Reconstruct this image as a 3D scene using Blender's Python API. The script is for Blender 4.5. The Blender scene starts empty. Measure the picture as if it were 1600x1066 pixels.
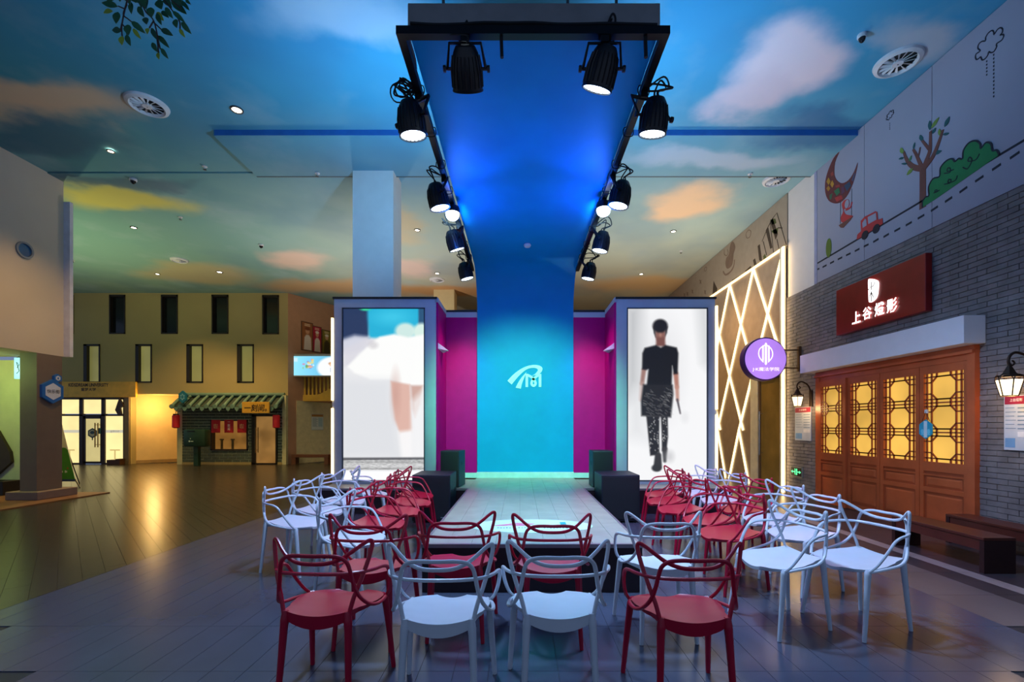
import bpy, bmesh, math, random
import numpy as np
from mathutils import Vector, Matrix
random.seed(7)
sc = bpy.context.scene
C = sc.collection

# ------------------------------------------------------------------ camera (16 mm shift lens, level, eye height 1.42 m)
F, H, VX, VY = 711.1, 1.42, 812.0, 665.5          # focal length in px of a 1600x1066 frame, eye height, vanishing point
cd = bpy.data.cameras.new('camera'); cam = bpy.data.objects.new('camera', cd); C.objects.link(cam)
cam.location = (0, 0, H); cam.rotation_euler = (math.pi/2, 0, 0)
cd.sensor_width = 36; cd.lens = 16; cd.clip_start = .05; cd.clip_end = 200
cd.shift_x = (800-VX)/1600; cd.shift_y = (VY-533)/1600
sc.camera = cam
# ------------------------------------------------------------------ world and exposure
w = bpy.data.worlds.new('hall_ambient'); sc.world = w; w.use_nodes = True
w.node_tree.nodes['Background'].inputs[0].default_value = (.42, .56, .90, 1)
w.node_tree.nodes['Background'].inputs[1].default_value = .34
sc.view_settings.view_transform = 'Standard'
try: sc.view_settings.look = 'None'
except Exception: pass
sc.view_settings.exposure = 0.22
sc.view_settings.gamma = 1.0
sc.view_settings.use_curve_mapping = False

# ------------------------------------------------------------------ measuring helpers: photograph pixel + known plane -> metres
def PX(px, Y): return (px-VX)*Y/F
def PZ(py, Y): return H-(py-VY)*Y/F
def YF(py, z=0.0): return F*(H-z)/(py-VY)           # depth of a point seen at row py that lies at height z
def YX(px, X): return F*X/(px-VX)                   # depth of a point seen at column px that lies at X

# ------------------------------------------------------------------ materials
def lin(c):
    out = []
    for v in c[:3]:
        v = v/255.0
        out.append(v/12.92 if v <= .04045 else ((v+.055)/1.055)**2.4)
    return out
MATS = {}
def mat(name, rgb, rough=.5, metal=0, var=.10, scale=6.0, bump=0.0, bscale=60, emit=0, ecol=None, spec=.5, coat=0, alpha=1, trans=0):
    if name in MATS: return MATS[name]
    m = bpy.data.materials.new(name); MATS[name] = m; m.use_nodes = True
    nt = m.node_tree; N = nt.nodes; L = nt.links; b = N['Principled BSDF']
    c = lin(rgb)
    tc = N.new('ShaderNodeNewGeometry'); nz = N.new('ShaderNodeTexNoise')
    nz.inputs['Scale'].default_value = scale; nz.inputs['Detail'].default_value = 4
    L.new(tc.outputs['Position'], nz.inputs['Vector'])
    mr = N.new('ShaderNodeMapRange'); mr.inputs[1].default_value = .3; mr.inputs[2].default_value = .7
    mr.inputs[3].default_value = 1-var; mr.inputs[4].default_value = 1+var
    L.new(nz.outputs[0], mr.inputs[0])
    mx = N.new('ShaderNodeVectorMath'); mx.operation = 'SCALE'; mx.inputs[0].default_value = c
    L.new(mr.outputs[0], mx.inputs['Scale']); L.new(mx.outputs[0], b.inputs['Base Color'])
    b.inputs['Roughness'].default_value = rough; b.inputs['Metallic'].default_value = metal
    b.inputs['Specular IOR Level'].default_value = spec
    b.inputs['Coat Weight'].default_value = coat
    b.inputs['Alpha'].default_value = alpha
    b.inputs['Transmission Weight'].default_value = trans
    if emit:
        b.inputs['Emission Color'].default_value = (*lin(ecol or rgb), 1); b.inputs['Emission Strength'].default_value = emit
    if bump:
        n2 = N.new('ShaderNodeTexNoise'); n2.inputs['Scale'].default_value = bscale; n2.inputs['Detail'].default_value = 5
        L.new(tc.outputs['Position'], n2.inputs['Vector'])
        bp = N.new('ShaderNodeBump'); bp.inputs['Strength'].default_value = bump; bp.inputs['Distance'].default_value = .01
        L.new(n2.outputs[0], bp.inputs['Height']); L.new(bp.outputs[0], b.inputs['Normal'])
    return m
def glow(name, rgb, strength, var=0.0, scale=2.0):
    """something that gives off light: lens, tube, lit pane"""
    if name in MATS: return MATS[name]
    m = bpy.data.materials.new(name); MATS[name] = m; m.use_nodes = True
    nt = m.node_tree; N = nt.nodes; L = nt.links; b = N['Principled BSDF']
    b.inputs['Base Color'].default_value = (*[v*.3 for v in lin(rgb)], 1); b.inputs['Roughness'].default_value = .3
    b.inputs['Emission Color'].default_value = (*lin(rgb), 1); b.inputs['Emission Strength'].default_value = strength
    if var:
        tc = N.new('ShaderNodeNewGeometry'); nz = N.new('ShaderNodeTexNoise'); nz.inputs['Scale'].default_value = scale
        L.new(tc.outputs['Position'], nz.inputs['Vector'])
        mr = N.new('ShaderNodeMapRange'); mr.inputs[1].default_value = .3; mr.inputs[2].default_value = .7
        mr.inputs[3].default_value = strength*(1-var); mr.inputs[4].default_value = strength*(1+var)
        L.new(nz.outputs[0], mr.inputs[0]); L.new(mr.outputs[0], b.inputs['Emission Strength'])
    return m
def picture(name, emit=0.0, rough=.4):
    """a printed or shown picture carried by the colour attribute of a flat panel"""
    if name in MATS: return MATS[name]
    m = bpy.data.materials.new(name); MATS[name] = m; m.use_nodes = True
    nt = m.node_tree; b = nt.nodes['Principled BSDF']; a = nt.nodes.new('ShaderNodeVertexColor'); a.layer_name = 'Col'
    b.inputs['Roughness'].default_value = rough
    if emit:
        b.inputs['Base Color'].default_value = (.02, .02, .02, 1)
        nt.links.new(a.outputs[0], b.inputs['Emission Color']); b.inputs['Emission Strength'].default_value = emit
    else: nt.links.new(a.outputs[0], b.inputs['Base Color'])
    return m

# ------------------------------------------------------------------ mesh builder
class Pl:
    """a flat working plane: origin, u (reading direction), v (up), n (towards the viewer)"""
    def __init__(s, o, u, v=(0, 0, 1)):
        s.o = Vector(o); s.u = Vector(u).normalized(); s.v = Vector(v).normalized(); s.n = s.u.cross(s.v)
    def p(s, a, b, h=0): return s.o+s.u*a+s.v*b+s.n*h
def front(Y): return Pl((0, Y, 0), (1, 0, 0))              # faces the camera: u = X, v = Z
def cr(pts, n=6, closed=False):
    P = [Vector(p) for p in pts]; out = []; m = len(P)
    rng = range(m) if closed else range(m-1)
    for i in rng:
        if closed: a, b, c, d = P[(i-1) % m], P[i], P[(i+1) % m], P[(i+2) % m]
        else: a, b, c, d = P[max(i-1, 0)], P[i], P[i+1], P[min(i+2, m-1)]
        for k in range(n):
            t = k/n
            out.append(.5*((2*b)+(c-a)*t+(2*a-5*b+4*c-d)*t*t+(3*b-a-3*c+d)*t**3))
    if not closed: out.append(P[-1])
    return out
class MB:
    def __init__(s): s.v = []; s.f = []
    def add(s, vs, fs):
        o = len(s.v); s.v += [tuple(x) for x in vs]; s.f += [tuple(i+o for i in f) for f in fs]; return s
    def box(s, x0, x1, y0, y1, z0, z1):
        if x0 > x1: x0, x1 = x1, x0
        if y0 > y1: y0, y1 = y1, y0
        if z0 > z1: z0, z1 = z1, z0
        return s.add([(x0,y0,z0),(x1,y0,z0),(x1,y1,z0),(x0,y1,z0),(x0,y0,z1),(x1,y0,z1),(x1,y1,z1),(x0,y1,z1)],
                     [(3,2,1,0),(4,5,6,7),(0,1,5,4),(1,2,6,5),(2,3,7,6),(3,0,4,7)])
    def bbox(s, x0, x1, y0, y1, z0, z1, b=.01):
        """box with chamfered edges"""
        bm = bmesh.new(); r = bmesh.ops.create_cube(bm, size=1)
        for v in bm.verts: v.co = Vector(((x0+x1)/2+v.co.x*(x1-x0), (y0+y1)/2+v.co.y*(y1-y0), (z0+z1)/2+v.co.z*(z1-z0)))
        bmesh.ops.bevel(bm, geom=bm.edges[:], offset=b, segments=2, affect='EDGES', profile=.5)
        bm.verts.index_update()
        s.add([v.co.copy() for v in bm.verts], [[v.index for v in f.verts] for f in bm.faces]); bm.free(); return s
    def rot(s, M):
        s.v = [tuple(M @ Vector(v)) for v in s.v]; return s
    def tube(s, pts, r, n=8, closed=False, caps=True, flat=1.0):
        P = [Vector(p) for p in pts]; m = len(P); R = r if isinstance(r, (list, tuple)) else [r]*m
        T = []
        for i in range(m):
            a = P[(i-1) % m] if closed or i > 0 else P[i]; b = P[(i+1) % m] if closed or i < m-1 else P[i]
            t = (b-a); T.append(t.normalized() if t.length > 1e-9 else Vector((0, 0, 1)))
        up = Vector((0, 0, 1)) if abs(T[0].z) < .9 else Vector((0, 1, 0))
        nrm = (up-T[0]*up.dot(T[0])).normalized(); vs = []
        for i in range(m):
            nrm = (nrm-T[i]*nrm.dot(T[i]))
            nrm = nrm.normalized() if nrm.length > 1e-6 else T[i].orthogonal().normalized()
            bn = T[i].cross(nrm)
            for k in range(n):
                a = 2*math.pi*k/n; vs.append(P[i]+(nrm*math.cos(a)*flat+bn*math.sin(a))*R[i])
        fs = []
        for i in range(m if closed else m-1):
            j = (i+1) % m
            for k in range(n): fs.append((i*n+k, i*n+(k+1) % n, j*n+(k+1) % n, j*n+k))
        if caps and not closed: fs.append(tuple(range(n-1, -1, -1))); fs.append(tuple((m-1)*n+k for k in range(n)))
        return s.add(vs, fs)
    def lathe(s, prof, o=(0, 0, 0), axis=(0, 0, 1), n=24, cap=True):
        """prof: (radius, distance along axis)"""
        o = Vector(o); ax = Vector(axis).normalized(); e1 = ax.orthogonal().normalized(); e2 = ax.cross(e1); vs = []; fs = []
        for r, d in prof:
            for k in range(n):
                a = 2*math.pi*k/n; vs.append(o+ax*d+(e1*math.cos(a)+e2*math.sin(a))*r)
        for i in range(len(prof)-1):
            for k in range(n): fs.append((i*n+k, i*n+(k+1) % n, (i+1)*n+(k+1) % n, (i+1)*n+k))
        if cap: fs.append(tuple(range(n-1, -1, -1))); fs.append(tuple((len(prof)-1)*n+k for k in range(n)))
        return s.add(vs, fs)
    def poly(s, pl, pts, h0=0, h1=.004):
        """flat outline in a plane given real thickness"""
        A = sum(pts[i][0]*pts[(i+1) % len(pts)][1]-pts[(i+1) % len(pts)][0]*pts[i][1] for i in range(len(pts)))
        if A < 0: pts = pts[::-1]
        n = len(pts); vs = [pl.p(a, b, h1) for a, b in pts]+[pl.p(a, b, h0) for a, b in pts]
        fs = [tuple(range(n)), tuple(range(2*n-1, n-1, -1))]+[(i, n+i, n+(i+1) % n, (i+1) % n) for i in range(n)]
        return s.add(vs, fs)
    def rect(s, pl, u0, u1, v0, v1, h0=0, h1=.004): return s.poly(pl, [(u0,v0),(u1,v0),(u1,v1),(u0,v1)], h0, h1)
    def ell(s, pl, u, v, a, b, h0=0, h1=.004, n=28): return s.poly(pl, [(u+a*math.cos(2*math.pi*k/n), v+b*math.sin(2*math.pi*k/n)) for k in range(n)], h0, h1)
    def ribbon(s, pl, pts, wd, h0=0, h1=.004, closed=False):
        P = [Vector((p[0], p[1])) for p in pts]; m = len(P); Lh = []; Rh = []
        W = wd if isinstance(wd, (list, tuple)) else [wd]*m
        for i in range(m):
            a = P[(i-1) % m] if closed or i > 0 else P[i]; b = P[(i+1) % m] if closed or i < m-1 else P[i]
            t = (b-a).normalized() if (b-a).length > 1e-9 else Vector((1, 0)); nn = Vector((-t.y, t.x))
            Lh.append(P[i]+nn*W[i]/2); Rh.append(P[i]-nn*W[i]/2)
        vs = []
        for i in range(m): vs += [pl.p(*Lh[i], h1), pl.p(*Rh[i], h1), pl.p(*Lh[i], h0), pl.p(*Rh[i], h0)]
        fs = []
        for i in range(m if closed else m-1):
            a = 4*i; b = 4*((i+1) % m); fs += [(a, a+1, b+1, b), (a+2, a, b, b+2), (a+1, a+3, b+3, b+1)]
        if not closed: fs += [(0, 2, 3, 1), (4*m-4, 4*m-3, 4*m-1, 4*m-2)]
        return s.add(vs, fs)
    def build(s, name, m, parent=None, smooth=False, local=False):
        o = ORG.get(parent.name, Vector((0, 0, 0))) if parent is not None and not local else Vector((0, 0, 0))
        me = bpy.data.meshes.new(name); me.from_pydata([tuple(Vector(v)-o) for v in s.v], [], s.f); me.validate(); me.update()
        bm = bmesh.new(); bm.from_mesh(me); bmesh.ops.recalc_face_normals(bm, faces=bm.faces[:]); bm.to_mesh(me); bm.free()
        if smooth:
            me.polygons.foreach_set('use_smooth', [True]*len(me.polygons))
            try: me.set_sharp_from_angle(angle=math.radians(40))
            except Exception: pass
        if m is not None: me.materials.append(m)
        ob = bpy.data.objects.new(name, me); C.objects.link(ob)
        if parent is not None: ob.parent = parent; ORG[ob.name] = ORG.get(parent.name, Vector((0, 0, 0)))
        return ob
ORG = {}
def tag(o, label, cat=None, group=None, kind=None):
    o['label'] = label
    if cat: o['category'] = cat
    if group: o['group'] = group
    if kind: o['kind'] = kind
    return o
def thing(name, label, cat, loc=(0, 0, 0), group=None, rz=0, kind=None):
    o = bpy.data.objects.new(name, None); C.objects.link(o); o.empty_display_size = .1
    o.location = loc; o.rotation_euler = (0, 0, rz); ORG[o.name] = Vector(loc)
    return tag(o, label, cat, group, kind)
def dup(root, loc=None, rz=None, **kw):
    r = root.copy(); C.objects.link(r)
    if loc is not None: r.location = loc; ORG[r.name] = Vector(loc)
    if rz is not None: r.rotation_euler = (0, 0, rz)
    for ch in list(root.children):
        c = ch.copy(); C.objects.link(c); c.parent = r
        for g in list(ch.children):
            d = g.copy(); C.objects.link(d); d.parent = c
    for k, v in kw.items(): r[k] = v
    return r
def struct(name, mb, m, label, cat, smooth=False):
    return tag(mb.build(name, m, None, smooth), label, cat, kind='structure')
def text(body, pl, u, v, wd, ht, m, parent, name='lettering', h0=.002, h1=.006, shear=0, bold=0):
    cu = bpy.data.curves.new('lettering_curve', 'FONT'); cu.body = body; cu.align_x = 'CENTER'; cu.align_y = 'CENTER'; cu.size = 1; cu.shear = shear
    cu.offset = bold; cu.resolution_u = 3; cu.fill_mode = 'FRONT'
    ob = bpy.data.objects.new('lettering_curve', cu); C.objects.link(ob)
    me = bpy.data.meshes.new_from_object(ob); bpy.data.objects.remove(ob); bpy.data.curves.remove(cu)
    if len(me.vertices) == 0: return None
    co = np.array([x.co[:] for x in me.vertices]); lo = co.min(0); hi = co.max(0); sz = np.maximum(hi-lo, 1e-6)
    o = ORG.get(parent.name, Vector((0, 0, 0)))
    for vtx in me.vertices:
        a = (vtx.co.x-lo[0])/sz[0]-.5; b = (vtx.co.y-lo[1])/sz[1]-.5
        vtx.co = pl.p(u+a*wd, v+b*ht, h1)-o
    me.materials.clear(); me.materials.append(m); me.name = name; me.update()
    ob = bpy.data.objects.new(name, me); C.objects.link(ob); ob.parent = parent; ORG[ob.name] = o
    return ob
def panel_picture(name, pl, u0, u1, v0, v1, img, m, parent, h=.003):
    """img: rows top to bottom, sRGB 0..255; becomes a flat panel whose vertices carry the colours"""
    hh, ww, _ = img.shape; o = ORG.get(parent.name, Vector((0, 0, 0)))
    vs = [tuple(pl.p(u0+(u1-u0)*i/(ww-1), v1+(v0-v1)*j/(hh-1), h)-o) for j in range(hh) for i in range(ww)]
    fs = [(j*ww+i, (j+1)*ww+i, (j+1)*ww+i+1, j*ww+i+1) for j in range(hh-1) for i in range(ww-1)]
    me = bpy.data.meshes.new(name); me.from_pydata(vs, [], fs); me.update()
    c = np.clip(img, 0, 255)/255.0; c = np.where(c <= .04045, c/12.92, ((c+.055)/1.055)**2.4)
    a = me.color_attributes.new('Col', 'FLOAT_COLOR', 'POINT')
    a.data.foreach_set('color', np.concatenate([c.reshape(-1, 3), np.ones((hh*ww, 1))], 1).astype('f').ravel())
    me.materials.append(m); ob = bpy.data.objects.new(name, me); C.objects.link(ob); ob.parent = parent; ORG[ob.name] = o
    return ob
def specks(pl, u0, u1, v, ht, n, m, parent, h0, h1, seed=1, name='print_mark'):
    """a line of print too small to read: a row of little blocks"""
    r = random.Random(seed); mb = MB(); st = (u1-u0)/n
    for k in range(n):
        if r.random() < .15: continue
        a = u0+k*st; wd = st*r.uniform(.4, .75); b = v-ht*r.uniform(.3, .5); mb.rect(pl, a, a+wd, b, b+ht*r.uniform(.6, 1), h0, h1)
    return mb.build(name, m, parent)
def spot(name, parent, loc, target, rgb, energy, angle=60, blend=.6, size=.05):
    l = bpy.data.lights.new(name, 'SPOT'); l.color = lin(rgb); l.energy = energy; l.spot_size = math.radians(angle); l.spot_blend = blend; l.shadow_soft_size = size
    o = bpy.data.objects.new(name, l); C.objects.link(o)
    d = Vector(target)-Vector(loc); o.rotation_euler = d.to_track_quat('-Z', 'Y').to_euler()
    o.location = Vector(loc)-(ORG.get(parent.name, Vector((0, 0, 0))) if parent else Vector((0, 0, 0)))
    if parent: o.parent = parent
    return o
def bulb(name, parent, loc, rgb, energy, size=.05):
    l = bpy.data.lights.new(name, 'POINT'); l.color = lin(rgb); l.energy = energy; l.shadow_soft_size = size
    o = bpy.data.objects.new(name, l); C.objects.link(o)
    o.location = Vector(loc)-(ORG.get(parent.name, Vector((0, 0, 0))) if parent else Vector((0, 0, 0)))
    if parent: o.parent = parent
    return o
# soft-brush painter for screens and posters (numpy, sRGB 0..255)
class Paint:
    def __init__(s, x0, x1, y0, y1, wd, ht, bg):
        s.X, s.Y = np.meshgrid(np.linspace(x0, x1, wd), np.linspace(y0, y1, ht)); s.i = np.ones((ht, wd, 3))*np.array(bg, float)
    def mix(s, m, c, a=1.0):
        m = (m*a)[..., None]; s.i = s.i*(1-m)+np.array(c, float)*m; return s
    def soft(s, d, b): return np.clip(.5-d/(2*b), 0, 1)
    def poly(s, pts, c, b=4, a=1.0):
        P = np.array(pts, float); d = np.full(s.X.shape, 1e18); sg = np.ones(s.X.shape)
        for k in range(len(P)):
            p, q = P[k], P[k-1]; e = q-p; wx = s.X-p[0]; wy = s.Y-p[1]
            t = np.clip((wx*e[0]+wy*e[1])/(e@e+1e-9), 0, 1); d = np.minimum(d, (wx-e[0]*t)**2+(wy-e[1]*t)**2)
            c1 = s.Y >= p[1]; c2 = s.Y < q[1]; c3 = e[0]*wy > e[1]*wx
            fl = (c1 & c2 & c3) | (~c1 & ~c2 & ~c3); sg = np.where(fl, -sg, sg)
        s.mix(s.soft(sg*np.sqrt(d), b), c, a); return s
    def ell(s, x, y, rx, ry, c, b=4, a=1.0):
        d = (np.sqrt(((s.X-x)/rx)**2+((s.Y-y)/ry)**2)-1)*min(rx, ry); s.mix(s.soft(d, b), c, a); return s
    def cap(s, x0, y0, x1, y1, r0, r1, c, b=4, a=1.0):
        ex, ey = x1-x0, y1-y0; t = np.clip(((s.X-x0)*ex+(s.Y-y0)*ey)/(ex*ex+ey*ey+1e-9), 0, 1)
        d = np.sqrt((s.X-x0-ex*t)**2+(s.Y-y0-ey*t)**2)-(r0+(r1-r0)*t); s.mix(s.soft(d, b), c, a); return s

ZC = 6.35            # painted ceiling
W = 5.65             # right-hand wall plane
RW = Pl((W, 0, 0), (0, -1, 0))                      # right wall: u = -Y, faces -X
def wr(px, py, X=W):
    Y = YX(px, X); return (-Y, PZ(py, Y))           # photograph pixel -> (u, v) on the right wall
def ceil_at(px, py, z=ZC):
    Y = F*(z-H)/(VY-py); return (PX(px, Y), Y)

# ================================================================== CEILING: hand-painted sky with clouds
def sky_paint():
    m = bpy.data.materials.new('painted_sky'); m.use_nodes = True; nt = m.node_tree; N = nt.nodes; L = nt.links; b = N['Principled BSDF']
    b.inputs['Roughness'].default_value = .75; b.inputs['Specular IOR Level'].default_value = .2
    g = N.new('ShaderNodeNewGeometry')
    def noise(scale, detail=5):
        n = N.new('ShaderNodeTexNoise'); n.inputs['Scale'].default_value = scale; n.inputs['Detail'].default_value = detail
        L.new(g.outputs['Position'], n.inputs['Vector']); return n
    n1 = noise(.55, 6)
    sub = N.new('ShaderNodeVectorMath'); sub.operation = 'SUBTRACT'; L.new(n1.outputs['Color'], sub.inputs[0]); sub.inputs[1].default_value = (.5, .5, .5)
    scl = N.new('ShaderNodeVectorMath'); scl.operation = 'MULTIPLY'; scl.inputs[1].default_value = (2.0, 2.0, 0); L.new(sub.outputs[0], scl.inputs[0])
    pos = N.new('ShaderNodeVectorMath'); pos.operation = 'ADD'; L.new(g.outputs['Position'], pos.inputs[0]); L.new(scl.outputs[0], pos.inputs[1])
    sep = N.new('ShaderNodeSeparateXYZ'); L.new(pos.outputs[0], sep.inputs[0])
    # paint changes from deep blue near the stage front to pale sage at the far end, teal towards the left
    mr = N.new('ShaderNodeMapRange'); mr.inputs[1].default_value = 3; mr.inputs[2].default_value = 16; L.new(sep.outputs[1], mr.inputs[0])
    ramp = N.new('ShaderNodeValToRGB'); e = ramp.color_ramp.elements
    e[0].position = 0; e[0].color = (*lin((46, 150, 206)), 1); e[1].position = 1; e[1].color = (*lin((182, 178, 158)), 1)
    for p, c in ((.28, (70, 158, 196)), (.45, (128, 170, 186)), (.62, (170, 196, 196))):
        x = e.new(p); x.color = (*lin(c), 1)
    L.new(mr.outputs[0], ramp.inputs[0])
    mx = N.new('ShaderNodeMapRange'); mx.inputs[1].default_value = -2.5; mx.inputs[2].default_value = -8; L.new(sep.outputs[0], mx.inputs[0])
    def mixc(fac, a, c, k=1.0):
        q = N.new('ShaderNodeMix'); q.data_type = 'RGBA'
        if k != 1.0:
            mu = N.new('ShaderNodeMath'); mu.operation = 'MULTIPLY'; mu.inputs[1].default_value = k; L.new(fac, mu.inputs[0]); fac = mu.outputs[0]
        L.new(fac, q.inputs[0]); L.new(a, q.inputs[6])
        if hasattr(c, 'links'): L.new(c, q.inputs[7])
        else: q.inputs[7].default_value = (*lin(c), 1)
        return q.outputs[2]
    col = mixc(mx.outputs[0], ramp.outputs[0], (62, 142, 144), .62)
    n2 = noise(.9, 6); m2 = N.new('ShaderNodeMapRange'); m2.inputs[1].default_value = .52; m2.inputs[2].default_value = .72; L.new(n2.outputs[0], m2.inputs[0])
    col = mixc(m2.outputs[0], col, (160, 186, 200), .35)
    n3 = noise(.38, 3); m3 = N.new('ShaderNodeMapRange'); m3.inputs[1].default_value = .5; m3.inputs[2].default_value = .68; L.new(n3.outputs[0], m3.inputs[0])
    col = mixc(m3.outputs[0], col, (62, 110, 156), .3)
    # clouds: centre and half sizes in px of the view, turned into metres on the ceiling, colour, weight
    cl = [((70, 165), 1.9, .62, (226, 196, 160), .85), ((195, 312), 1.6, .75, (214, 206, 104), .9), ((1215, 122), .85, .85, (236, 214, 222), 1.0),
          ((1150, 170), .72, .5, (226, 204, 214), .9), ((1068, 318), .95, .95, (240, 206, 170), .9), ((545, 22), 1.1, .5, (196, 206, 222), .6),
          ((610, 345), .7, 1.3, (214, 192, 150), .6), ((455, 405), 1.2, 1.1, (226, 190, 176), .7), ((640, 418), 1.0, .9, (222, 192, 184), .7),
          ((300, 428), 2.2, 1.2, (196, 168, 120), .6), ((520, 447), 3.0, 1.0, (206, 158, 104), .7), ((1110, 240), 1.6, .35, (196, 206, 226), .6),
          ((30, 215), 1.6, .4, (66, 88, 120), .5), ((180, 280), 1.6, .3, (66, 78, 110), .5), ((1290, 200), 1.2, .4, (40, 92, 150), .6),
          ((1030, 445), 3.0, 1.2, (214, 172, 118), .7), ((700, 454), 3.0, 1.0, (196, 142, 84), .8), ((1440, 60), .7, .4, (206, 200, 204), .6)]
    for (px, py), rx, ry, c, k in cl:
        X, Y = ceil_at(px, py)
        s1 = N.new('ShaderNodeVectorMath'); s1.operation = 'SUBTRACT'; L.new(pos.outputs[0], s1.inputs[0]); s1.inputs[1].default_value = (X, Y, ZC)
        s2 = N.new('ShaderNodeVectorMath'); s2.operation = 'MULTIPLY'; L.new(s1.outputs[0], s2.inputs[0]); s2.inputs[1].default_value = (1/rx, 1/ry, 0)
        s3 = N.new('ShaderNodeVectorMath'); s3.operation = 'LENGTH'; L.new(s2.outputs[0], s3.inputs[0])
        s4 = N.new('ShaderNodeMapRange'); s4.interpolation_type = 'SMOOTHSTEP'; s4.inputs[1].default_value = 1.15; s4.inputs[2].default_value = .45
        L.new(s3.outputs['Value'], s4.inputs[0]); col = mixc(s4.outputs[0], col, c, k)
    L.new(col, b.inputs['Base Color'])
    return m
SKY = sky_paint(); MATS['painted_sky'] = SKY
YS0, YS1 = 7.58, 8.83
ce = struct('ceiling', MB().box(-19, W+.3, -3.0, YS1, ZC, ZC+.25).box(-19, W+.3, YS1+.02, 19.6, ZC-.02, ZC+.25).box(-19, W+.3, YS1, YS1+.02, ZC+.01, ZC+.25),
            SKY, 'high ceiling painted as a blue sky with pale clouds', 'ceiling')
so = MB().box(-5.1, W, YS0, YS1, ZC-.095, ZC+.01).build('soffit', SKY, ce)
MB().box(-5.1, W, YS1-.012, YS1+.014, ZC-.099, ZC-.03).build('shadow_gap', mat('gap_grey', (70, 80, 84), .7), ce)
MB().box(-5.08, W, YS0-.006, YS0, ZC-.092, ZC-.001).build('soffit_edge', mat('deep_blue_paint', (30, 96, 170), .6), ce)

# ================================================================== FLOOR: slab with every tile a piece of its own
M_GREY = mat('grey_tile', (70, 76, 93), .22, var=.12, scale=1.6, bump=.06, bscale=9, spec=.55)
M_DARK = mat('dark_tile', (48, 43, 36), .25, var=.15, scale=2.2, bump=.05, bscale=7, spec=.85)
M_LIGHT = mat('light_tile', (150, 138, 134), .38, var=.15, scale=2)
M_BAND = mat('warm_grey_tile', (104, 94, 94), .34, var=.18, scale=2)
fl = struct('floor', MB().box(-19, W+.3, -3, 19.6, -.2, -.006), mat('floor_joint', (44, 45, 50), .6),
            'dark grey tiled floor with brown diagonal tiling on one side', 'floor')
def in_view(x, y):
    if y < 1.9: return False
    px = VX+F*x/y; return -60 < px < 1660
tiles = []                                           # (size in view, mat, corners)
G = .0014
yy = 3.225-.593*3
while yy < 17.5:
    for k in range(-20, 17):
        x0 = -4.0+(k+20)*.2011
        cx, cy = x0+.1, yy+.3
        if in_view(cx, cy): tiles.append((.2*.593*F*F*H/cy**3, 'g', x0, yy, .2011, .593, 0))
    for x0, wd, mm in ((3.44, .56, 'b'), (4.0, .24, 'd2'), (4.24, .16, 'l'), (4.40, .62, 'd2'), (5.02, W-5.02, 'd2')):
        if in_view(x0+wd/2, yy+.3): tiles.append((wd*.593*F*F*H/(yy+.3)**3, mm, x0, yy, wd, .593, 0))
    yy += .593
# diagonal planks left of X = -4
c45 = math.sqrt(.5); PW, PLn = .165, .66
for i in range(-75, 75):
    for j in range(-24, 26):
        u0 = i*PW; v0 = j*PLn+(i % 3)*PLn/3
        cx = -10+(u0+PW/2)*c45-(v0+PLn/2)*c45; cy = 9+(u0+PW/2)*c45+(v0+PLn/2)*c45
        if cx < -3.55 and cx > -17 and 2.4 < cy < 17.3 and in_view(cx, cy): tiles.append((PW*PLn*F*F*H/cy**3, 'p', u0, v0, PW, PLn, 1))
tiles.sort(key=lambda t: -t[0])
TM = {'g': M_GREY, 'b': M_BAND, 'd2': mat('dark_band_tile', (66, 58, 62), .32, var=.2, scale=2), 'l': M_LIGHT, 'p': M_DARK}
def clip4(pts):
    """keep only the part of a diagonal plank with X <= -4.003"""
    out = []; lim = -4.003
    for i in range(len(pts)):
        a, b = pts[i-1], pts[i]
        if (a[0] <= lim) != (b[0] <= lim):
            t = (lim-a[0])/(b[0]-a[0]); out.append((lim, a[1]+(b[1]-a[1])*t))
        if b[0] <= lim: out.append(b)
    return out
def tile_pts(t):
    _, mm, a, b, wd, ln, dg = t
    if not dg: return [(a+G, b+G), (a+wd-G, b+G), (a+wd-G, b+ln-G), (a+G, b+ln-G)]
    q = [(a+G, b+G), (a+wd-G, b+G), (a+wd-G, b+ln-G), (a+G, b+ln-G)]
    q = [(-10+u*c45-v*c45, 9+u*c45+v*c45) for u, v in q]
    return clip4(q) if max(p[0] for p in q) > -4.003 else q
FLP = Pl((0, 0, 0), (1, 0, 0), (0, 1, 0))
rest = {}; share = {}; nt_ = 0
for t in tiles:
    q = tile_pts(t)
    if len(q) < 3: continue
    if nt_ < 296:
        key = (t[1], round(t[4], 3)) if not t[6] or len(q) == 4 and max(p[0] for p in q) <= -4.0031 else None
        cx = sum(p[0] for p in q)/len(q); cy = sum(p[1] for p in q)/len(q)
        if key is not None and key in share:
            o = bpy.data.objects.new('tile', share[key]); C.objects.link(o); o.parent = fl
        else:
            o = MB().poly(FLP, [(p[0]-cx, p[1]-cy) for p in q], -.006, 0).build('tile', TM[t[1]], fl)
            if key is not None: share[key] = o.data
        o.location = (cx, cy, 0); nt_ += 1
    else: rest.setdefault(t[1], MB()).poly(FLP, q, -.006, 0)
for k, mb in rest.items():
    o = mb.build('tile_field', TM[k], fl); o['kind'] = 'stuff'

# ================================================================== LEFT SIDE
M_CREAM = mat('cream_plaster', (196, 184, 168), .8, var=.04, scale=1.2, bump=.05)
XL = -9.18; ZL = 2.81
wl = struct('wall_left', MB().box(-18.5, XL, 2.5, 9.16, ZL, ZC), M_CREAM, 'cream upper wall block overhanging a grey pillar at the edge', 'wall')
MB().box(XL-.02, XL+.125, 9.16, 9.23, ZL+.0, PZ(317, 9.2)).build('edge_panel', mat('pale_lilac_panel', (206, 206, 224), .5), wl)
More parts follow.
